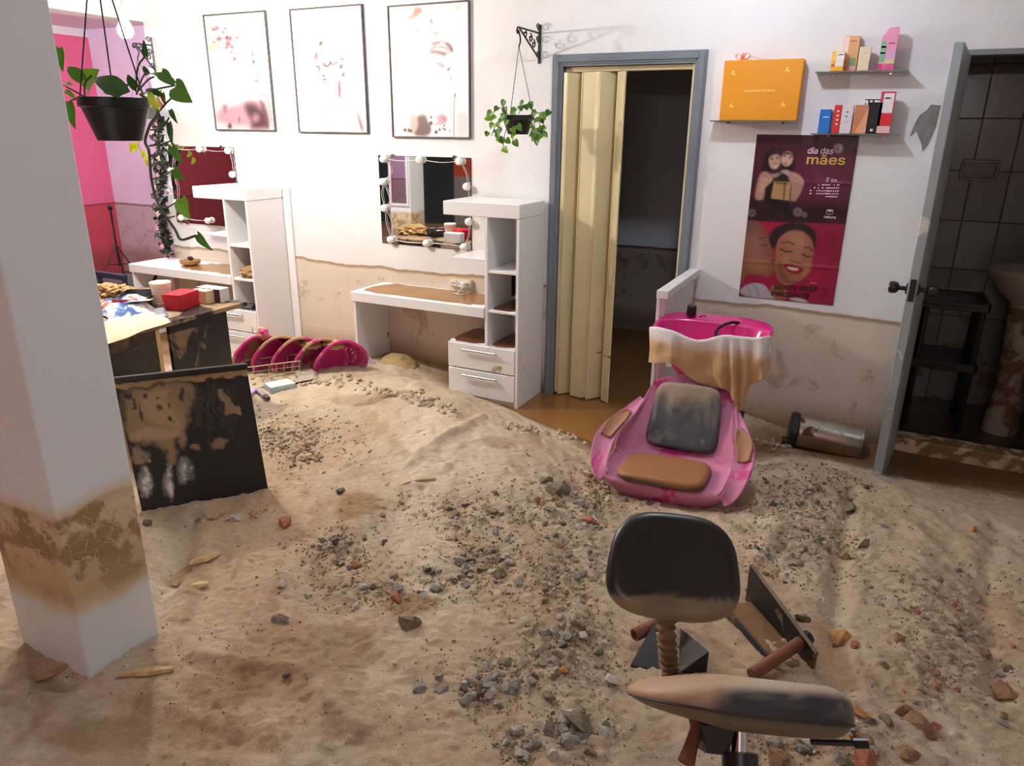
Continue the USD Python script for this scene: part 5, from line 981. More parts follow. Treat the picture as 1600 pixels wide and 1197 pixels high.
def small_hanging(name, label, tip, rim_z, r, h, m, drop_hook=True):
    c = np.array([tip[0], tip[1] + .012, rim_z]); t = thing(name, label, "plant", (c[0], c[1], rim_z - h))
    pot(t, (c[0], c[1], rim_z - h), r, r * .68, h, m)
    hk = np.array([c[0], c[1], tip[2] - .10])
    obj(t, "hook", tube(spline([hk, hk + [0, .018, .035], hk + [0, .004, .07], hk + [0, -.012, .085], hk + [0, -.022, .07]], 18), .0045, 7), M_BLACKMET)
    for a in (.5, 2.6, 4.6): obj(t, "cord", rod((c[0] + r * math.cos(a), c[1] + r * math.sin(a), rim_z - .004), hk, .0018, 5), M_STRING)
    return t, c
rz = aY(815, 180, tip[1])[2]
sp, cc = small_hanging("hanging_plant", "small round-leaved plant in a dark pot hanging beside the grey door frame", tip, rz, .088, .105, M_POT)
pos = [(785, 162), (778, 172), (790, 172), (770, 178), (776, 186), (762, 187), (769, 197), (779, 197), (765, 211), (775, 213), (784, 206), (772, 207), (787, 219), (793, 222), (785, 236), (802, 224), (801, 214), (806, 200), (803, 190), (800, 182), (812, 170), (817, 163), (823, 168), (827, 164), (838, 178), (845, 182), (840, 190), (847, 187), (857, 178), (833, 207), (839, 204), (836, 213), (845, 209), (849, 202), (851, 212), (843, 220), (834, 217), (830, 198), (794, 192), (797, 204), (790, 183), (808, 174), (783, 190), (778, 220), (847, 214)]
g = np.random.default_rng(8)
for i, (u, v) in enumerate(pos):
    yy = cc[1] - .03 - .09 * g.random(); B = aY(u + g.uniform(-3, 3), v - 5, yy); an = g.uniform(-.9, .9); L_ = g.uniform(10, 15) * .0037
    T_ = B + np.array([math.sin(an) * L_, g.uniform(-.02, .01), -math.cos(an) * L_ * g.uniform(.6, 1)])
    obj(sp, "leaf", leaf(B, T_, L_ * .85, np.array([g.uniform(-.4, .4), -.8, .5])), M_LEAFS[(0, 0, 1, 2)[g.integers(4)]], smooth=60)
for a in ([(800, 182), (778, 190), (768, 212)], [(803, 184), (790, 205), (785, 236)], [(806, 184), (802, 205), (802, 226)], [(828, 182), (842, 190), (846, 210)], [(826, 184), (834, 200), (836, 216)], [(810, 178), (815, 168), (822, 163)], [(795, 180), (780, 168), (768, 180)], [(826, 180), (845, 176), (858, 178)]):
    obj(sp, "stem", tube(spline([aY(u, v, cc[1] - .07) for u, v in a], 12), .0022, 5), M_STEM)
rz2 = aY(240, 158, tip2[1])[2]
sp2, cc2 = small_hanging("hanging_pot", "grey hanging pot on the corner bracket, half hidden behind the pothos", tip2, rz2, .105, .13, M_POT2)
for b, t_, w, m in (((243, 156), (256, 168), 12, 4), ((238, 152), (226, 146), 10, 0), ((246, 152), (252, 140), 9, 0), ((210, 228), (203, 238), 14, 3), ((222, 212), (218, 222), 9, 3), ((226, 238), (222, 248), 11, 3), ((232, 248), (229, 260), 11, 3), ((214, 224), (211, 236), 11, 3)):
    px_leaf(b, t_, w, cc2[1] - .08, m, sp2, (.2, -.95, .1))
obj(sp2, "stem", tube(spline([aY(u, v, cc2[1] - .08) for u, v in ((238, 157), (222, 190), (216, 225), (230, 250))], 14), .002, 5), M_STEM)
# artificial flower garland down the wall corner
gpts = [aY(u, v, D - .05) for u, v in ((248, 182), (247, 210), (250, 240), (252, 270), (249, 300), (252, 330), (254, 355), (257, 375), (263, 394))]
fg = thing("flower_garland", "strand of dark leaves and pink artificial flowers hanging on the wall corner", "garland", gpts[-1])
cl = spline(gpts, 90)
obj(fg, "strand", tube(cl, .006, 6), M_STEM)
ms = []
for i in range(300):
    p_ = cl[g.integers(90)] + g.normal(size=3) * [.022, .018, .012]; d_ = g.normal(size=3) * [1, .5, .8]; d_ /= np.linalg.norm(d_)
    ms.append(leaf(p_, p_ + d_ * g.uniform(.04, .065), .04, np.array([.1, -.9, .3]) + g.normal(size=3) * .2))
obj(fg, "foliage", ms, mat("garland_leaf", (44, 52, 44), .6, var=.3, vscale=40), smooth=60, kind="stuff")
M_FL = [mat("flower_rose", (206, 160, 170), .7), mat("flower_cream", (226, 206, 190), .7), mat("flower_mauve", (150, 110, 124), .7)]
for i in range(16):
    p_ = cl[int(4 + i * 5.3)] + np.array([g.uniform(-.03, .03), -.035, 0]); pet = []
    for k in range(6):
        a = k * math.pi / 3 + g.random(); d_ = np.array([math.cos(a), -.35, math.sin(a)]); pet.append(leaf(p_, p_ + d_ * .028, .024, np.array([0, -1, .1]), fold=.5, droop=.05))
    pet.append(ball(p_ + [0, -.008, 0], .007, 1)); obj(fg, "flower", pet, M_FL[i % 3], smooth=60)

# ------------------------------------------------------------------ table with salvaged things, beyond the pillar
M_BLK = mat("black_melamine", (24, 24, 27), .32, var=.1, mud=((128, 104, 76), .30, 5.0, -1, .70))
M_BLKTOP = mat("black_tabletop", (42, 40, 40), .3, mud=((150, 124, 92), .5, 6.0, -1, 3))
M_PALEWOOD = mat("raw_board_edge", (206, 176, 128), .7, var=.15, vscale=30)
tb = thing("black_table", "mud-smeared black table loaded with salvaged boxes, behind the pillar", "table", (-3.65, 2.6, 0))
obj(tb, "tabletop", bb(-4.10, -3.205, 2.10, 3.07, .725, .75, .003), M_BLKTOP)
obj(tb, "side_panel", bb(-3.235, -3.215, 2.53, 2.92, .08, .724, .002), M_BLK)
dvd = obj(tb, "divider", bb(-3.37, -3.222, 2.45, 2.475, .08, .724, .002), M_BLK)
obj(dvd, "board_edge", bb(-3.2219, -3.216, 2.452, 2.473, .08, .72), M_PALEWOOD, label="bare wooden edge")
obj(tb, "end_panel", bb(-4.08, -4.055, 2.15, 3.0, .02, .724, .002), M_BLK)
obj(tb, "rail", bb(-4.05, -3.24, 2.12, 2.14, .66, .724, .002), M_BLK)
TZ = .7504
def tpt(u, v, z=TZ): return aZ(u, v, z)
def flatbox(name, label, cat, px, h, m, z=TZ, parts=(), bev=.003, th=None):
    """box standing on three ground pixels: corner, end of first side, end of second side"""
    a, b, c = (aZ(u, v, z) for u, v in px); ex = (b - a)[:2]; L1 = np.linalg.norm(ex); ex /= L1; ey = np.array([-ex[1], ex[0]]); L2 = (c - a)[:2] @ ey
    if L2 < 0: ey, L2 = -ey, -L2
    ax = np.array([[*ex, 0], [*ey, 0], [0, 0, 1.]]); ax[2] *= np.sign(np.linalg.det(ax))
    cen = np.array([*(a[:2] + ex * L1 / 2 + ey * L2 / 2), z + h / 2]); t = thing(name, label, cat, (cen[0], cen[1], z))
    obj(t, "body", obox(cen, ax, (L1 / 2, L2 / 2, h / 2), bev), m)
    return t, cen, ax, (L1, L2, h)
M_RED = mat("red_carton", (200, 20, 44), .4); M_REDL = mat("red_lattice", (226, 54, 76), .4)
t, cen, ax, dm = flatbox("gift_carton", "bright red carton with a diagonal lattice pattern, on the black table", "box", [(284, 486), (312, 476), (263, 482)], .085, M_RED)
obj(t, "lid", obox(cen + [0, 0, .022], ax, (dm[0] / 2 + .003, dm[1] / 2 + .003, .022), .002), M_RED)
ms = []
for f_, L_ in ((0, dm[0]), (1, dm[1])):
    for k in range(9):
        for s_ in (-1, 1):
            o = -L_ / 2 + L_ * (k + .5) / 9; u_ = ax[f_]; n_ = -ax[1] if f_ == 0 else -ax[0]; off = dm[1 - f_] / 2 + .0035
            a = cen + u_ * np.clip(o - s_ * .016, -L_ / 2, L_ / 2) + n_ * off - [0, 0, .036]; b = cen + u_ * np.clip(o + s_ * .016, -L_ / 2, L_ / 2) + n_ * off + [0, 0, .036]; ms.append(rod(a, b, .0008, 4))
obj(t, "lattice", ms, M_REDL, smooth=False)
cu = tpt(255, 476); M_CUP = mat("ribbed_paper_cup", (222, 200, 176), .7)
t = thing("paper_tub", "ribbed cream paper tub between the open box and the red carton", "tub", (cu[0], cu[1], TZ))
pf = [(.0, TZ), (.040, TZ)] + [(.040 + .0009 * i + (.003 if i % 2 else 0), TZ + .004 + .0085 * i) for i in range(12)] + [(.056, TZ + .108), (.056, TZ + .122), (.048, TZ + .122), (.046, TZ + .112), (0, TZ + .11)]
obj(t, "tub", lathe(pf, 26, None, (cu[0], cu[1], 0)), M_CUP)
obj(t, "rim", lathe([(.046, TZ + .1221), (.057, TZ + .1221), (.058, TZ + .128), (.054, TZ + .132), (.046, TZ + .128)], 26, None, (cu[0], cu[1], 0)), mat("cream_lid", (236, 222, 200), .5))
t, *_ = flatbox("cream_carton", "cream carton standing next to the red lattice carton", "box", [(323, 476), (340, 472), (311, 470)], .075, mat("cream_card", (222, 196, 164), .5))
t, cen, ax, dm = flatbox("white_carton", "white carton with a dark purple side, last on the black table", "box", [(345, 474), (360, 470), (334, 463)], .08, mat("white_card", (228, 222, 224), .5))
obj(t, "purple_side", obox(cen - ax[0] * (dm[0] / 2 + .0006), ax, (.0006, dm[1] / 2, dm[2] / 2 - .002), 0), PM("purple_side", (88, 44, 62)))
t, cen, ax, dm = flatbox("open_box", "open shallow black box with a red end, holding a white card", "box", [(231, 485), (251, 467), (203, 467)], .012, M_BLACK)
for s_, k in ((1, 0), (-1, 0), (1, 1), (-1, 1)):
    hf = [dm[0] / 2, dm[1] / 2, .025]; hf[k] = .002
    obj(t, "box_side", obox(cen + ax[k] * s_ * (dm[k] / 2 - .002) + [0, 0, .031], ax, hf, .001), M_RED if (s_, k) == (-1, 0) else M_BLACK)
cp_ = tpt(219, 473, TZ + .05)
tag_ = obj(None, "card", obox(np.array([cp_[0], cp_[1], TZ + .062]), frame_of(x=[.8, .6, .1], z=[-.1, .05, 1.]), (.06, .04, .001), 0), M_PAPER, label="white card lying across the open black box", cat="card")
# blue-white plastic bag: flat print of blue patches on a crumpled skin
def crumpled_sheet(name, label, cat, px, amp, m, z, seed, colf=None, th=.002, n=26):
    P_ = np.array([aZ(u, v, z) for u, v in px]); G = np.zeros((n, n, 3)); g = np.random.default_rng(seed); uv = np.linspace(0, 1, n)
    for i, a in enumerate(uv):
        for j, b in enumerate(uv): G[i, j] = (P_[0] * (1 - a) + P_[1] * a) * (1 - b) + (P_[3] * (1 - a) + P_[2] * a) * b
    q = np.stack([G[..., 0] * 11, G[..., 1] * 11, np.full((n, n), seed * 3.3)], 2); hgt = meshkit.fbm(q, 3, seed); rid = np.abs(meshkit.fbm(q * 1.6, 3, seed + 5) - .5) * 2
    ed = np.minimum.reduce([np.minimum(uv, 1 - uv)[:, None].repeat(n, 1), np.minimum(uv, 1 - uv)[None].repeat(n, 0)]); G[..., 2] += .0035 + amp * (hgt * .6 + (1 - rid) * .5) * np.clip(ed * 5 + .12, 0, 1)
    G[..., :2] += (meshkit.fbm(q[..., [1, 0, 2]] * .7, 2, seed + 9)[..., None] - .5) * .05
    s_ = sheet(G, th); c = None
    if colf is not None: c = colf(np.array(s_.vertices))
    return obj(None, name, s_, m, smooth=True if c is not None else 50, label=label, cat=cat, color=c)
def bagcol(v):
    n_ = meshkit.fbm(v * [16, 16, 10] + 3, 3, 12); c = np.tile(np.array(LIN((216, 220, 226))), (len(v), 1)); c[n_ > .53] = LIN((70, 120, 180)); c[n_ > .60] = LIN((30, 70, 140)); c[(n_ < .33)] = LIN((196, 110, 80)); return c
M_BAG = mat("printed_plastic_bag", (230, 230, 235), .25, vcol=True)
crumpled_sheet("plastic_bag", "crumpled blue and white printed plastic bag on the black table", "bag", [(165, 508), (236, 492), (228, 468), (160, 472)], .06, M_BAG, TZ, 3, bagcol)
crumpled_sheet("wet_cloth", "cream wet cloth spread over the table's edge nearest the pillar", "cloth", [(160, 545), (262, 505), (240, 489), (150, 510)], .03, mat("cream_cloth", (224, 206, 172), .85, var=.12, vscale=14), TZ, 6)
crumpled_sheet("clear_bag", "thin grey clear plastic bag lying in front of the red carton", "bag", [(228, 502), (258, 497), (262, 482), (240, 484)], .02, mat("grey_film", (150, 154, 170), .2), TZ, 8)
crumple("brown_debris", "heap of brown soaked paper at the table's far end", "paper", tpt(168, 466) + [0, 0, .02], (.16, .12, .06), M_CARD, 31, 4, .7, 4.)
# leaning black panel with dried mud
BLp, BRp = aZ(222, 798, .20), aZ(415, 765, .20); e_ = (BRp - BLp) / np.linalg.norm(BRp - BLp); nn_ = np.cross(e_, [0, 0, 1.])
lean = math.radians(9); upv = -nn_ * math.sin(lean) + np.array([0, 0, math.cos(lean)]); upv = (upv - e_ * .05); upv /= np.linalg.norm(upv); nf = np.cross(e_, upv)
PWd, PHt = np.linalg.norm(BRp - BLp) * 1.02, .555
lp = thing("loose_board", "black furniture panel smeared with dried mud, leaning upright in the sand by the pillar", "panel", BLp)
O_ = BLp + upv * PHt
A = Print([(122, 545), (722, 455), (830, 1035), (236, 1140)], PWd, PHt + .06, 120, 130, (22, 25, 30))
TAN, TAN2, CHALK = (176, 152, 118), (152, 131, 100), (214, 218, 222)
A.H = homography([(122, 545), (722, 455), (830, 1035), (236, 1140)], [(0, 0), (PWd, 0), (PWd, PHt), (0, PHt)])
A.jit = .05
A.line([(130, 572), (720, 482)], .028, (172, 146, 106), .004)
A.poly([(150, 590), (300, 575), (430, 540), (480, 570), (470, 640), (440, 700), (460, 830), (430, 860), (400, 770), (380, 830), (410, 880), (395, 920), (360, 930), (330, 820), (200, 828), (170, 700)], TAN2, .012, .9); A.poly([(200, 830), (262, 850), (280, 900), (210, 920), (195, 880)], TAN2, .008, .9)
A.poly([(240, 580), (330, 590), (380, 560), (340, 640), (400, 660), (440, 760), (380, 740), (280, 720), (250, 650)], TAN, .012, .8); A.poly([(190, 770), (300, 745), (420, 750), (410, 790), (260, 815), (195, 822)], TAN, .01, .9)
A.poly([(598, 560), (640, 600), (712, 672), (690, 684), (620, 676), (605, 640)], (150, 128, 96), .004); A.poly([(480, 830), (520, 830), (500, 860), (470, 856)], TAN2, .006, .8); A.poly([(570, 800), (640, 790), (630, 830), (580, 830)], TAN2, .008, .7)
for x, y, a, b in ((265, 610, 10, 16), (318, 632, 9, 9), (316, 662, 9, 10), (368, 656, 7, 9), (250, 690, 8, 30), (212, 640, 9, 26), (185, 610, 20, 14), (375, 710, 14, 10), (420, 600, 10, 24), (345, 850, 6, 6), (250, 880, 5, 6)): A.ell((x, y), a, b, (26, 28, 32), .004, .95)
for k in range(26):
    x = 430 + k * 9 + g.uniform(-5, 5); y = g.uniform(520, 600); A.line([(x, y), (x + 3, y + g.uniform(60, 260))], .003, (92, 84, 70), .003, .55)
for x, y, a, b in ((255, 1000, 26, 70), (365, 1000, 17, 70), (442, 950, 20, 56)):
    A.ell((x, y), a, b, CHALK, .012, .55)
    for k in range(40): A.ell((x + g.normal() * a * .45, y + g.normal() * b * .42), 3, 5, (232, 234, 236), .003, .8)
A.jit = .02; A.ell((370, 1035), 12, 36, (240, 240, 242), .006, .9); A.poly([(240, 1090), (420, 1060), (430, 1110), (260, 1135)], (52, 56, 58), .02, .6)
A.build(lp, "panel_face", O_ + nf * .0107, np.array([e_, -upv, nf]), mat("panel_colours", (255, 255, 255), .4, vcol=True), th=.0006)
obj(lp, "panel_core", obox(BLp + e_ * PWd / 2 + upv * (PHt - .06) / 2 - nf * .0, np.array([e_, upv, nf]), (PWd / 2, (PHt + .06) / 2, .010), .0015), M_BLACK)
obj(lp, "top_rail", obox(O_ + e_ * PWd / 2 + nf * .012, np.array([e_, upv, nf]), (PWd / 2 + .004, .012, .022), .003), M_BLACK)
obj(lp, "edge_strip", obox(BLp - e_ * .0015 + upv * .30, np.array([e_, upv, nf]), (.0012, .13, .009), 0), M_PALEWOOD, label="chipped bare wooden edge")

# ------------------------------------------------------------------ stacked pink shells, basket, small things in the sand behind
M_PINKP = mat("pink_plastic", (206, 44, 130), .3, var=.08, vscale=5, mud=((196, 128, 160), .30, 5.0, -1, 3))
M_PINKD = mat("pink_plastic_muddy", (208, 60, 134), .35, var=.08, vscale=5, mud=((186, 152, 112), .40, 6.0, -1, 3))
cR, cU = CM[0], CM[1]
def shell(px, Y, a, b, dep_, m, label, knob=False):
    c = aY(*px, Y); e1 = .66 * cR + .70 * cU - .15 * CM[2]; e1 /= np.linalg.norm(e1); e2 = (.55 * cR - .60 * cU) * .75 + .62 * CM[2]; e2 -= e1 * (e1 @ e2); e2 /= np.linalg.norm(e2); n_ = np.cross(e1, e2); n_ = n_ if n_ @ CM[2] > 0 else -n_
    t = thing("pink_shell", label, "chair shell", c); th_ = np.linspace(0, 2 * math.pi, 36, endpoint=False); R_ = []
    cx, cy = np.sign(np.cos(th_)) * np.abs(np.cos(th_)) ** .8 * a, np.sign(np.sin(th_)) * np.abs(np.sin(th_)) ** .8 * b
    for s_, dz in [(.02, 1), (.5, .97), (.8, .72), (.95, .3), (1.0, .0), (1.05, -.05), (1.06, .02), (1.02, .10), (.97, .36), (.83, .82), (.52, 1.08), (.02, 1.12)]:
        R_.append(c + (cx * s_)[:, None] * e1 + (cy * s_)[:, None] * e2 + n_ * dep_ * dz)
    obj(t, "shell", skin(R_), m, smooth=50)
    rim_ = c + (cx * 1.04)[:, None] * e1 + (cy * 1.04)[:, None] * e2; obj(t, "rim", tube(np.vstack([rim_, rim_[:1]]), .011, 8), m)
    return t, c, e1, e2, n_
names = ["pink plastic shell farthest along the stack, nearest the black table", "second pink shell of the stack counted from the black table", "middle pink shell of the stack, capped with mud", "pink shell with a mud lump, last but one from the hose", "clean glossy pink shell at the hose end of the stack"]
for k, (px, Y) in enumerate([((408, 560), 3.50), ((438, 562), 3.55), ((468, 564), 3.60), ((502, 566), 3.66), ((533, 569), 3.72)]):
    t, c, e1, e2, n_ = shell(px, Y, .165, .158, .09, M_PINKP if k == 4 else M_PINKD, names[k])
    if k == 0: obj(t, "lug", blob(aY(411, 521, 3.5), (.045, .03, .045), 4, .2), M_PINKD)
    if k in (2, 3):
        cr_ = c + e1 * (.150 if k == 3 else .14) - e2 * .02; obj(t, "mud_lump", blob(cr_ - n_ * .0, (.075, .05, .03), 40 + k, .5, 3.), mat("dry_mud", (188, 156, 112), .9, var=.15, bump=.7), smooth=50)
    if k == 4: obj(t, "slot", [rod(c + e1 * (.105 - .012 * abs(j)) + e2 * (.03 * j) - n_ * .0 + n_ * .03, c + e1 * (.125 - .012 * abs(j)) + e2 * (.03 * j) + n_ * .028, .006, 6) for j in (-1, 0, 1, 2)], mat("pale_glint", (226, 150, 190), .2))  # glint on the slots painted as pale pink
M_HOSE = mat("grey_hose", (160, 160, 158), .35)
obj(None, "hose", tube(spline([aY(562, 556, 3.95), aY(575, 559, 3.97), aY(584, 570, 3.97), aY(580, 582, 3.95), aY(572, 592, 3.9)], 26), .011, 10), M_HOSE, label="grey flexible hose curving out of the sand beside the last pink shell", cat="hose")
# wire basket
M_WIRE = mat("cream_wire", (216, 200, 164), .4)
wb_ = thing("wire_basket", "cream wire basket half sunk in sand before the pink shells", "basket", aY(425, 585, 3.4))
a0, a1, b0, b1 = aY(372, 576, 3.30), aY(468, 564, 3.52), aY(372, 592, 3.30), aY(466, 580, 3.51)
bk = np.array([-.10, .14, .0]); nv = 9
obj(wb_, "rim", [rod(a0, a1, .0035), rod(a1, a1 + bk, .0035), rod(a1 + bk, a0 + bk, .0035), rod(a0 + bk, a0, .0035)], M_WIRE)
obj(wb_, "lower_rail", [rod(b0, b1, .003), rod(b1, b1 + bk, .003), rod(b1 + bk, b0 + bk, .003), rod(b0 + bk, b0, .003), rod((a0 + b0) / 2, (a1 + b1) / 2, .0022), rod((a1 + b1) / 2, (a1 + b1) / 2 + bk, .0022)], M_WIRE)
for k in range(nv):
    f_ = k / (nv - 1); p_, q_ = a0 * (1 - f_) + a1 * f_, b0 * (1 - f_) + b1 * f_
    if k % 2 == 0 or f_ > .6: obj(wb_, "wire", [rod(p_, q_ - [0, 0, .05], .0022), rod(p_ + bk, q_ + bk - [0, 0, .05], .0022)], M_WIRE)
crumpled_sheet("clear_bag", "clear crinkled plastic bag at the end of the wire basket", "bag", [(462, 600), (500, 592), (490, 578), (465, 580)], .028, mat("clear_film", (176, 164, 150), .15), .17, 11)
crumple("sack", "mud-coated rounded sack under the second vanity desk", "sack", aY(622, 578, 4.16) + [0, 0, .01], (.15, .13, .11), mat("muddy_sack", (176, 150, 108), .9, var=.2, vscale=12, bump=.6), 52, 4, .18, 1.6)
gz = ground(440, 612)[2]
t, cen, ax, dm = flatbox("pale_blue_carton", "pale blue and white carton lying on the sand behind the leaning panel", "box", [(424, 616), (463, 608), (422, 606)], .04, mat("pale_blue_card", (176, 200, 208), .5), z=gz)
obj(t, "white_top", obox(cen + [0, 0, .0206], ax, (dm[0] / 2 - .003, dm[1] / 2 - .003, .0006), 0), W_); obj(t, "dark_end", obox(cen + ax[0] * (dm[0] / 2 + .0006), ax, (.0006, dm[1] / 2 - .002, .018), 0), PM("slate", (70, 76, 86)))
gz = ground(398, 618)[2]
flatbox("lilac_carton", "small lilac carton lying next to the leaning panel", "box", [(388, 626), (406, 612), (383, 618)], .03, mat("lilac_card", (190, 170, 204), .5), z=gz)
p_, q_ = ground(402, 614) + [0, 0, .022], ground(420, 628) + [0, 0, .02]
tt = thing("tube", "grey cosmetic tube with a dark cap on the sand by the lilac carton", "tube", p_)
obj(tt, "body", tube([p_, p_ * .25 + q_ * .75], [.013, .017], 12), mat("grey_tube", (168, 150, 148), .4)); obj(tt, "cap", tube([p_ * .24 + q_ * .76, q_], [.014, .013], 12), mat("dark_cap", (52, 44, 34), .4))

# ------------------------------------------------------------------ tripod and dark furniture in the alcove
tp = aZ(190, 434, .02); tv = thing("tripod", "slim black tripod standing before the pink and lilac walls", "tripod", tp)
tc = np.array([tp[0], tp[1], 0]); th_ = aY(176, 328, tp[1])[2]
obj(tv, "column", rod(tc + [0, 0, .16], tc + [0, 0, th_], .011), M_BLACKMET); obj(tv, "head", blob(tc + [0, 0, th_ + .02], (.03, .025, .03), 3, .2), M_BLACK)
for a in (.3, 2.4, 4.5): obj(tv, "leg", [rod(tc + [0, 0, .40], tc + [.26 * math.cos(a), .26 * math.sin(a), .01], .008), rod(tc + [0, 0, .18], tc + [.14 * math.cos(a), .14 * math.sin(a), .19], .005)], M_BLACKMET)
ft = thing("dark_bench", "dark navy frame bench tipped over behind the black table", "bench", (-5.9, 3.9, 0))
M_NAVY = mat("navy_frame", (34, 42, 66), .4); M_DKBR = mat("dark_brown_board", (52, 40, 40), .6, var=.2)
f0, f1 = aY(150, 428, 3.95), aY(196, 433, 3.95)
obj(ft, "rail", [box(f0 + [0, -.02, -.02], f1 + [0, .02, .02], .004)], M_NAVY); obj(ft, "leg", [rod(f0 + [.04, 0, 0], (f0[0] + .04, 3.95, 0), .02), rod(f1 - [.02, 0, 0], (f1[0] - .02, 4.0, 0), .02)], M_NAVY)
obj(ft, "board", obox((f0 + f1) / 2 + [-.05, .12, -.16], frame_of(x=[1, .1, .25], z=[.1, -.8, .6]), (.32, .16, .012)), M_DKBR)

# ------------------------------------------------------------------ wash unit: partition, basin, towel, salon chair
pn = thing("partition", "low white partition with a thick top rail beside the pink basin", "partition", (-.935, 4.0, 0))
obj(pn, "panel", bb(-.945, -.925, 3.70, D - .001, -.1, .893, .003), M_VAN)
obj(pn, "top_rail", bb(-.962, -.902, 3.66, D - .001, .894, .938, .003), M_WHITE); obj(pn, "front_batten", bb(-.962, -.944, 3.675, 3.70, .02, .893, .002), M_WHITE)
BXc, BYc, BZ = -.660, 3.63, .775
wu = thing("wash_basin", "pink plastic backwash basin by the wall, with a towel over its rim", "basin", (BXc, BYc, 0))
n_t = 48; th_ = np.linspace(0, 2 * math.pi, n_t, endpoint=False)
def sup(a, b, e=.62): return np.sign(np.cos(th_)) * np.abs(np.cos(th_)) ** e * a, np.sign(np.sin(th_)) * np.abs(np.sin(th_)) ** e * b
R_ = []
for s_, z, dy in [(.30, -.30, .04), (.45, -.27, .02), (.70, -.17, 0), (.90, -.07, 0), (.985, -.02, 0), (1.0, 0, 0), (.985, .010, 0), (.955, .010, 0), (.93, .004, -.036), (.90, -.012, -.040), (.84, -.06, -.045), (.72, -.11, -.05), (.5, -.135, -.05), (.2, -.14, -.05)]:
    x, y = sup(.288 * s_, .205 * s_ * (.78 if dy < -.03 else 1)); R_.append(np.stack([BXc + x, BYc + y + dy, np.full(n_t, BZ + z) + .02 * (y / .2) * (s_ > .8)], 1))
M_PINKC = mat("pink_basin_plastic", (206, 34, 124), .18, coat=.3)
obj(wu, "bowl", skin(R_), M_PINKC, smooth=50)
dk = hull([(BXc + x, BYc + y, BZ + z) for x, y, z in [(-.23, .10, .012), (.23, .10, .012), (-.25, .19, .03), (.25, .19, .03), (-.23, .10, -.03), (.23, .10, -.03), (-.24, .19, -.02), (.24, .19, -.02), (-.18, .205, .03), (.18, .205, .03)]]); pass
obj(wu, "pedestal", lathe([(.12, -.1), (.11, .2), (.09, .46), (.10, .52)], 20, None, (BXc, BYc + .04, 0)), M_PINKC)
hs = [aY(1118, 530, 3.58), aY(1120, 516, 3.62), aY(1135, 506, 3.68), aY(1152, 504, 3.74), aY(1163, 511, 3.78)]
obj(wu, "shower_hose", tube(spline(hs, 22), .0075, 8), M_BLACK)
bt = aY(1079, 503, 3.76); bz = BZ + .031
b_ = thing("pump_bottle", "clear pump bottle with a black base standing on the basin's deck", "bottle", (bt[0], bt[1], bz))
obj(b_, "base", lathe([(0, bz), (.026, bz), (.024, bz + .045), (.02, bz + .05), (0, bz + .05)], 18, None, (bt[0], bt[1], 0)), M_BLACK)
obj(b_, "neck", lathe([(.006, bz + .051), (.008, bz + .10), (.013, bz + .16), (.011, bz + .16), (.006, bz + .10)], 14, None, (bt[0], bt[1], 0)), mat("smoky_plastic", (150, 146, 140), .15))
obj(None, "hose_clip", tube(spline([aY(1090, 497, 3.77), aY(1100, 492, 3.77), aY(1102, 497, 3.77), aY(1094, 501, 3.77), aY(1090, 499, 3.77)], 16), .003, 6), mat("grey_metal_ring", (90, 84, 86), .3, .6), label="small grey metal ring beside the pump bottle", cat="ring")
# towel
TX = [1015, 1026, 1038, 1050, 1062, 1074, 1088, 1102, 1116, 1128, 1138, 1146, 1154, 1163, 1172, 1182, 1192, 1201, 1204]
TT = [514, 514, 517, 520, 525, 531, 535, 534, 530, 527, 527, 528, 529, 530, 531, 531, 530, 528, 530]
TB = [566, 568, 567, 569, 577, 588, 596, 601, 604, 607, 611, 630, 646, 636, 602, 598, 593, 577, 560]
FO = [.0, .012, -.01, .016, -.012, .0, -.018, -.024, -.012, .012, -.018, .022, -.024, .012, -.02, .004, .016, -.004, .03]
xi = np.linspace(0, len(TX) - 1, 62); P_ = np.zeros((26, 62, 3)); KK = np.zeros((26, 62))
itp = lambda a: np.interp(xi, np.arange(len(TX)), a)
tx_, tt_, tb_, fo_ = itp(TX), itp(TT), itp(TB), itp(FO)
for j in range(62):
    edge = abs(j / 61 - .5) * 2; yf = BYc - .222 * (1 - .55 * max(0, edge - .75) ** 1.2 * 3.0) - .012
    for i in range(26):
        f_ = i / 25
        if f_ < .16:
            k = f_ / .16; y = yf + .034 - .034 * math.sin(k * math.pi / 2); dz = -.012 * (1 - k) ** 2 + .006 * math.sin(k * math.pi); p_ = aY(tx_[j], tt_[j], yf); P_[i, j] = [p_[0] , y, p_[2] + dz + .004]
        else:
            k = (f_ - .16) / .84; v_ = tt_[j] + (tb_[j] - tt_[j]) * k; y = yf - fo_[j] * min(1, k * 2.2) - .006 * math.sin(3.1 * k) + .006 * math.sin(9 * k + xi[j] * 1.3) * k
            p_ = aY(tx_[j] + 1.5 * math.sin(k * 4 + xi[j]) * k, v_, y); P_[i, j] = p_
        KK[i, j] = f_
tw = sheet(P_, .005); kk = np.concatenate([KK.ravel(), KK.ravel()]); nz = meshkit.fbm(np.array(tw.vertices) * 9, 3, 4) - .5
zz = np.array(tw.vertices)[:, 2]; soak = sstep(-(zz + nz * .06), -.775, -.70) 
C_ = np.array(LIN((232, 230, 228))) * (1 - soak[:, None]) + np.array(LIN((208, 174, 132))) * soak[:, None]
obj(None, "towel", tw, mat("towel_fabric", (255, 255, 255), .95, vcol=True, bump=.8, bscale=420), smooth=True, color=C_, label="white hand towel stained tan by floodwater, draped over the basin rim", cat="towel")
lt = aY(1045, 568, 3.385); obj("/World/towel", "care_label", box(lt + [-.014, -.001, -.016], lt + [.014, .0005, .016]), W_, label="small white care label")
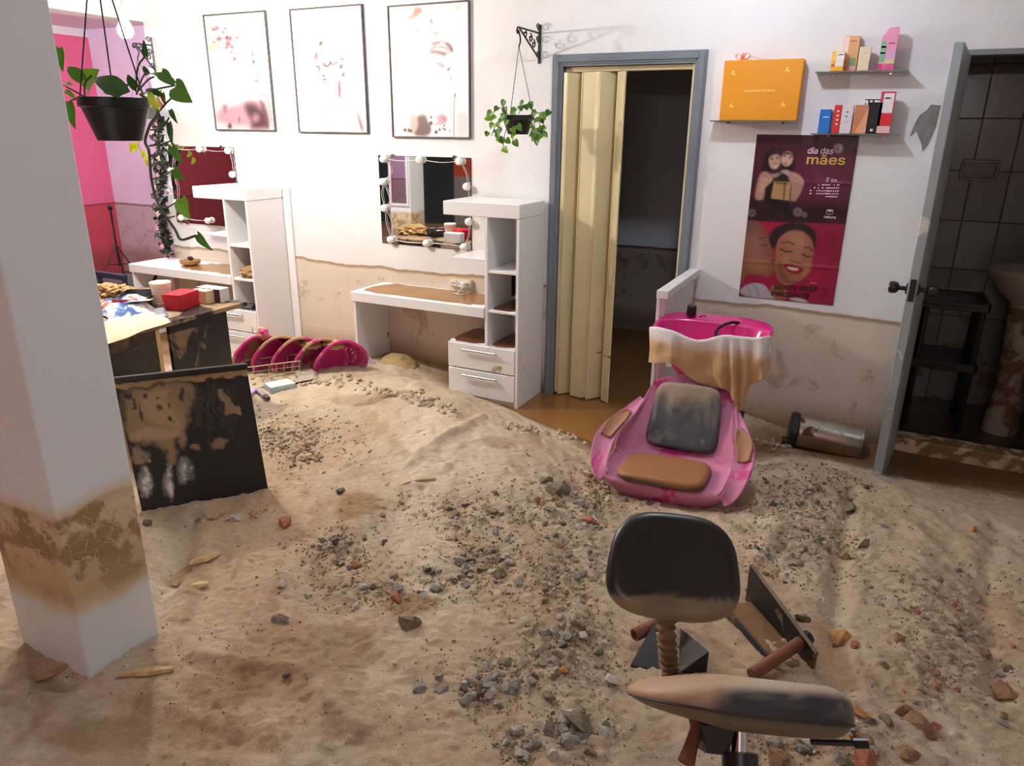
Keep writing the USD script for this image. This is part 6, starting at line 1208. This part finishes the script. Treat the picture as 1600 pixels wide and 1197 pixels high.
# chair
M_SHELLP = mat("pink_shell_dusty", (196, 44, 128), .38, var=.1, vscale=6, mud=((200, 128, 160), .56, 5.0, -1, 3))
sch = thing("salon_chair", "pink plastic salon chair with grey cushions, half buried before the basin", "chair", (-.69, 3.15, 0))
rows = [(3.485, .572, .13, .01, 0), (3.47, .555, .18, .02, 0), (3.445, .515, .205, .03, 0), (3.41, .45, .228, .05, 0), (3.36, .385, .26, .10, 0), (3.31, .32, .285, .14, 0), (3.27, .255, .29, .12, .01), (3.21, .222, .285, .05, .03), (3.12, .212, .285, 0, .045), (3.02, .210, .282, 0, .03), (2.95, .212, .275, 0, .012), (2.925, .20, .268, -.02, 0), (2.935, .172, .25, -.03, 0), (2.97, .11, .20, -.03, 0), (3.02, .04, .18, -.03, 0)]
rows = np.array(rows); rs = spline(rows, 44); P_ = np.zeros((44, 25, 3))
for i, (y, z, w, cl_, upz) in enumerate(rs):
    for j, t_ in enumerate(np.linspace(-1, 1, 25)):
        xx = math.sin(t_ * 1.2) / math.sin(1.2) * w; P_[i, j] = [-.688 + xx + .012 * (z - .2), y - cl_ * abs(t_) ** 2.5, z + upz * abs(t_) ** 4 * 1.2 - .045 * (i < 5) * abs(t_) ** 3 * (1 - i / 5) + .04 * xx]
obj(sch, "shell", sheet(P_, .008), M_SHELLP, smooth=60)
def ribbon(c, w, nrm, n=30):
    c, w, nrm = spline(c, n), spline(np.asarray(w, float), n), spline(np.asarray(nrm, float), n); t = np.gradient(c, axis=0); t /= np.linalg.norm(t, axis=1, keepdims=True)
    s_ = np.cross(t, nrm); s_ /= np.linalg.norm(s_, axis=1, keepdims=True); K_ = np.linspace(-1, 1, 7)
    nn2 = np.cross(s_, t); return sheet(np.stack([c + s_ * w * k + nn2 * .012 * k * k for k in K_], 1), .009)
for s_ in (-1, 1):
    xo = lambda x: -.688 + s_ * x
    obj(sch, "armrest", ribbon([(xo(.225), 3.375, .445), (xo(.265), 3.27, .395), (xo(.305), 3.18, .355), (xo(.322), 3.09, .315), (xo(.312), 3.01, .265), (xo(.288), 2.96, .225), (xo(.262), 2.945, .205)], [[.018], [.038], [.046], [.046], [.042], [.036], [.03]], [(s_ * .2, -.6, .8), (s_ * .1, -.5, .85), (s_ * -.1, -.35, .9), (s_ * -.2, -.6, .7), (s_ * -.2, -.9, .3), (s_ * -.1, -.95, .2), (0, -.95, .2)]), M_SHELLP, smooth=60)
    obj(sch, "mud_patch", ribbon([(xo(.262), 3.275, .406), (xo(.288), 3.22, .383), (xo(.306), 3.18, .365), (xo(.321), 3.10, .330)], [[.012], [.034], [.036], [.026]], [(s_ * .1, -.5, .85), (s_ * .0, -.4, .9), (s_ * -.1, -.35, .9), (s_ * -.2, -.5, .8)], 14), mat('arm_mud', (160, 114, 84), .7, var=.15, vscale=20), smooth=60, label="brown mud dried on the armrest")
    obj(sch, "side_web", sheet(np.array([[(xo(.262 + .02 * k), 3.30 - .16 * f_, .235 + (.10 - .075 * f_) * k) for k in np.linspace(0, 1, 5)] for f_ in np.linspace(0, 1, 8)]), .007), M_SHELLP, smooth=60)
bd = np.array([0, -.47, -1.0]); bd /= np.linalg.norm(bd); bax = frame_of(x=[1, -.03, .035], y=-bd)
cs_ = cushion(.335, .325, .05, bax, (-.69, 3.325, .405), n=6, taper=-.075, k=72); v_ = np.array(cs_.vertices)
hh_ = np.clip((v_[:, 2] - .26) / .28, 0, 1); nz = meshkit.fbm(v_ * [30, 30, 6], 3, 6) - .5; nz2 = meshkit.fbm(v_ * 12, 3, 8)
mk = sstep(hh_ + nz * .5, .55, 1.0)[:, None]; C_ = np.array(LIN((74, 80, 84))) * (1 - mk) + np.array(LIN((150, 132, 112))) * mk; C_ = C_ * (1 + nz[:, None] * .9); pm_ = sstep(nz2 + nz * .4, .60, .72)[:, None] * .45; C_ = C_ * (1 - pm_) + np.array(LIN((150, 148, 142))) * pm_; C_[hh_ < .03] = LIN((34, 36, 38))
obj(sch, "back_cushion", cs_, mat("cushion_fabric", (255, 255, 255), .85, vcol=True, bump=.7, bscale=300), smooth=True, color=C_)
sc2 = cushion(.40, .27, .045, frame_of(x=[1, .02, .04], y=[0, 1, .02]), (-.70, 3.035, .242), n=5); v_ = np.array(sc2.vertices); tpm = sstep(v_[:, 2] + .008 * np.sin(v_[:, 0] * 40) - .04 * (v_[:, 0] + .7), .236, .246)[:, None]
obj(sch, "seat_cushion", sc2, mat("muddy_cushion", (255, 255, 255), .55, vcol=True, bump=.5, bscale=200), smooth=True, color=np.array(LIN((96, 82, 66))) * (1 - tpm) + np.array(LIN((154, 104, 62))) * tpm, label="seat cushion under a layer of wet mud")
lg = aY(1080, 600, 3.455); obj(sch, "badge", box(lg + [-.028, -.004, -.004], lg + [.028, 0, .004], .001), W_, label="small white name badge")
obj(sch, "tilt_leg", tube([aY(1159, 642, 3.52), aY(1153, 672, 3.5)], .014, 8), M_BLACK)
# steel bin
Lc, Rc = aY(1236, 671, 4.18), aY(1343, 694, 4.22); axd = (Rc - Lc) / np.linalg.norm(Rc - Lc); bax = frame_of(z=axd, x=[0, 0, 1]); LL = np.linalg.norm(Rc - Lc)
bn = thing("steel_bin", "stainless steel trash bin lying on its side against the wall", "trash bin", (Lc + Rc) / 2)
M_STEEL = mat("muddy_steel", (186, 180, 168), .22, 1.0, var=.12, vscale=10, mud=((120, 92, 60), .27, 7.0, .10, 1.0))
obj(bn, "drum", lathe([(.0, .03), (.096, .03), (.100, .035), (.1, LL - .012), (.105, LL - .01), (.105, LL), (.095, LL), (.094, .05), (0, .05)], 36, bax, Lc), M_STEEL, smooth=30)
obj(bn, "base_ring", lathe([(0, -.012), (.098, -.012), (.103, -.006), (.103, .028), (.0, .028)], 36, bax, Lc), M_BLACK, smooth=30)
obj(bn, "pedal", obox(Lc - axd * .02 + [0, -.03, -.07], bax, (.02, .03, .02), .004), M_BLACK)

# ------------------------------------------------------------------ the toppled work stool
dS = 1.50; S = aD(1147, 1096, dS); rv = ray(1147, 1096); rv /= np.linalg.norm(rv)
uv_ = cU - rv * (cU @ rv); uv_ /= np.linalg.norm(uv_); rvr = np.cross(rv, uv_)
el = math.radians(1.5); zc = uv_ * math.cos(el) - rv * math.sin(el); zc = zc + rvr * -.01; zc /= np.linalg.norm(zc)
ya = math.radians(14); fr = -rv * math.cos(ya) + rvr * math.sin(ya); fr -= zc * (fr @ zc); fr /= np.linalg.norm(fr); xc = np.cross(-fr, zc); SAX = np.array([xc, -fr, zc])   # x right, y back, z up
st = thing("work_stool", "toppled black work stool with backrest, its muddy seat pale on top and dark in front", "stool", S)
def L3(x, y, z): return S + np.array([x, y, z]) @ SAX
se = cushion(.425, .38, .094, SAX, S, n=3.0, k=64, rings=9); v_ = np.array(se.vertices); q = (v_ - S) @ SAX.T
th_w = np.where(q[:, 0] < -.02, -(q[:, 0] + .02) * -.11, 0); v_ = v_ + np.outer(-np.clip(-(q[:, 0] + .04), 0, 1) * .16 * q[:, 2] / .047 , zc) ; se.vertices = v_
nz = meshkit.fbm(v_ * 14, 4, 7) - .5; nz3 = meshkit.fbm(v_ * [50, 50, 50], 3, 9)
pale_m = (sstep(-(q[:, 0] + nz * .16) + q[:, 2] * 1.5, .05, .15) * sstep(q[:, 2], -.03, -.012))[:, None]; top = sstep(q[:, 2] + nz * .02, .022, .038)[:, None]; low = sstep(-(q[:, 2] + nz * .012), .018, .026)[:, None]
C_ = np.tile(np.array(LIN((50, 54, 60))), (len(v_), 1)); gr_ = sstep(nz3, .52, .66)[:, None] * sstep(q[:, 2], -.01, .03)[:, None]
C_ = C_ * (1 - gr_ * .6) + np.array(LIN((150, 150, 148))) * gr_ * .6; C_ = C_ * (1 - low * .85) + np.array(LIN((112, 100, 74))) * low * .85
ends = sstep(q[:, 0] + nz * .08, .16, .20)[:, None]; C_ = C_ * (1 - ends * .8) + np.array(LIN((104, 100, 80))) * ends * .8
C_ = C_ * (1 - top * .92) + np.array(LIN((206, 188, 164))) * top * .92; C_ = C_ * (1 - pale_m) + np.array(LIN((188, 160, 128))) * pale_m  # top paled as lit from behind, front left dark; tan is also mud
lowl = low * pale_m; C_ = C_ * (1 - lowl * .5) + np.array(LIN((128, 112, 84))) * lowl * .5
obj(st, "seat", se, mat("seat_vinyl", (255, 255, 255), .5, vcol=True, bump=.3, bscale=120), smooth=True, color=C_)
a_ = np.linspace(0, 2 * math.pi, 60); sx = np.sign(np.cos(a_)) * np.abs(np.cos(a_)) ** (2 / 3.2) * .211; sy = np.sign(np.sin(a_)) * np.abs(np.sin(a_)) ** (2 / 3.2) * .1885
obj(st, "piping", tube([L3(x * .985, y * .985, -.018 * (1 - 3.4 * max(0, -(x * .985 + .04)))) for x, y in zip(sx, sy)], .003, 6), mat("seam_piping", (60, 54, 42), .6))
# backrest
Bc = aD(1050, 884, 1.74); bz_ = zc * math.cos(-.05) + fr * math.sin(-.05); bzz = bz_ + xc * .03; bzz /= np.linalg.norm(bzz)
bfr = -ray(1050, 884) / np.linalg.norm(ray(1050, 884)); bfr = bfr + rvr * .12; bfr -= bzz * (bfr @ bzz); bfr /= np.linalg.norm(bfr); bxx = np.cross(bzz, bfr); BAX = np.array([bxx, bzz, bfr])
br = cushion(.303, .252, .058, BAX, Bc, n=3.0, k=44, rings=8, taper=-.10); v_ = np.array(br.vertices); q = (v_ - Bc) @ BAX.T
cur = (q[:, 0] / .148) ** 2 * .016; v_ = v_ + np.outer(cur, bfr); br.vertices = v_
nz = meshkit.fbm(v_ * 16, 4, 3) - .5; wl = sstep(-(q[:, 1] + nz * .03 - q[:, 0] * .05), .072, .080)[:, None]; C_ = np.array(LIN((22, 23, 26))) * (1 - wl) + np.array(LIN((120, 106, 80))) * wl * (1 + nz[:, None])
rim_ = sstep(-q[:, 2], -.006, .004)[:, None] * sstep(-q[:, 0], .10, .13)[:, None]; C_ = C_ * (1 - rim_ * .6) + np.array(LIN((96, 90, 74))) * rim_ * .6
obj(st, "backrest", br, mat("backrest_vinyl", (255, 255, 255), .36, vcol=True), smooth=True, color=np.clip(C_, 0, 1))
# bellows arm from under the seat up to the backrest
p0, p1 = Bc - bfr * .03 - bzz * .06, aD(1040, 962, 1.735); arm = spline([p0, p1, aD(1043, 1010, 1.735), aD(1048, 1050, 1.74), aD(1070, 1090, 1.70)], 70)
rr_ = .021 + .0035 * np.sin(np.linspace(0, 1, 70) * 2 * math.pi * 15); rr_[:14] = .017
obj(st, "bellows_arm", tube(arm, rr_, 14), mat("rubber_bellows", (116, 88, 58), .65, var=.3, vscale=30), smooth=40)
obj(st, "arm_socket", obox(p1 + bzz * .025, BAX, (.026, .03, .014), .005), mat("muddy_bracket", (120, 106, 74), .7))
obj(st, "mechanism", hull([L3(x, y, z) for x, y, z in [(-.08, -.09, -.045), (-.02, -.09, -.045), (-.08, .06, -.045), (-.02, .06, -.045), (-.07, -.07, -.095), (-.03, -.07, -.095), (-.07, .05, -.095), (-.03, .05, -.095)]]), mat("dark_plastic_muddy", (40, 42, 44), .5, var=.3))
gl = L3(-.005, -.06, -.045)
obj(st, "piston", tube([gl, gl - zc * .05], .0155, 16), M_CHROME); obj(st, "gas_column", [tube([gl - zc * .042, gl - zc * .0425, gl - zc * .30], [.030, .034, .034], 20)], M_BLACK)
obj(st, "lever", tube([L3(.15, .0, -.06), L3(.235, -.03, -.052)], .006, 8), M_BLACKMET)
obj(st, "lever_knob", tube([L3(.225, -.027, -.053), L3(.25, -.035, -.050)], .010, 10), M_BLACK)
M_RUST = mat("rusty_steel", (124, 78, 52), .75, var=.35, vscale=25, bump=.5)
pr = [aD(1092, 1128, 1.47), aD(1080, 1165, 1.44), aD(1072, 1192, 1.42)]
obj(None, "rusty_bar", tube(pr, [.012, .013, .017], 8), M_RUST, label="rusty bar hanging below the stool seat beside the column", cat="bar")
# broken star base: black channels and rusty tubes in the sand
M_CHAN = mat("black_channel_steel", (22, 22, 24), .45, var=.2, mud=((110, 90, 64), .20, 12.0, -1, 3))
sb_ = thing("broken_chair_base", "broken black steel chair base with rusty tubes, stuck in the sand behind the stool", "chair base", ground(1170, 1000))
A0, A1 = ground(1150, 950), ground(1235, 1040); d_ = (A1 - A0); d_[2] = 0; LN = np.linalg.norm(d_); d_ /= LN; s__ = np.array([-d_[1], d_[0], 0]); s__ = s__ if s__ @ CM[2] > 0 else -s__
ctr = (A0 + A1) / 2
obj(sb_, "channel_wall", hull([A0 + s__ * .05 + d_ * -.03 + [0, 0, z] for z in (-.03, .135)] + [A1 + s__ * .05 + d_ * .03 + [0, 0, z] for z in (-.03, .055)] + [A0 + s__ * .058 + d_ * -.03 + [0, 0, z] for z in (-.03, .135)] + [A1 + s__ * .058 + d_ * .03 + [0, 0, z] for z in (-.03, .055)]), M_CHAN)
obj(sb_, "channel_lip", tube([A0 + s__ * .056 - d_ * .03 + [0, 0, .135], A1 + s__ * .056 + d_ * .03 + [0, 0, .056]], .006, 6), mat("mud_lip", (126, 112, 92), .8, var=.3))
obj(sb_, "channel_wall", hull([A0 - s__ * .05 + d_ * o + [0, 0, z] for o, z in ((-.05, -.02), (-.05, .03))] + [A1 - s__ * .045 + [0, 0, z] for z in (-.03, .012)] + [A0 - s__ * .057 + d_ * o + [0, 0, z] for o, z in ((-.05, -.02), (-.05, .03))] + [A1 - s__ * .052 + [0, 0, z] for z in (-.03, .012)]), M_CHAN)
obj(sb_, "channel_floor", obox(ctr + [0, 0, -.0], frame_of(x=d_, y=s__), (LN / 2, .05, .008), .001), mat("mud_inside", (128, 96, 62), .8, var=.3, vscale=20, bump=.6))
t0, t1 = ground(1185, 1056) + [0, 0, .02], ground(1247, 1024) + [0, 0, .045]; dt = (t1 - t0) / np.linalg.norm(t1 - t0)
obj(sb_, "tube", tube([t0 - dt * .03, t1], .018, 14), M_RUST); obj(sb_, "tube_cap", tube([t1 + dt * .001, t1 + dt * .035], .0205, 14), M_BLACK)
h0, h1 = ground(1028, 992) + [0, 0, .04], ground(990, 1008) + [0, 0, .035]; dh = (h1 - h0) / np.linalg.norm(h1 - h0)
obj(sb_, "tube", lathe([(.0, -.12), (.019, -.12), (.019, np.linalg.norm(h1 - h0)), (.014, np.linalg.norm(h1 - h0)), (.014, .0), (0, .0)], 16, frame_of(z=dh, x=[0, 0, 1]), h0), M_RUST)
for pxs in ([(985, 1042), (1020, 1000), (1030, 1050)], [(1062, 985), (1104, 1048), (1060, 1055)]):
    q_ = np.array([ground(*p_) for p_ in pxs]); lift = np.array([[0, 0, .0], [0, 0, .055], [0, 0, .0]]); obj(sb_, "plate", hull(np.vstack([q_ + lift, q_ + lift + [0, .004, .006], q_ + [0, 0, -.02]])), M_CHAN)
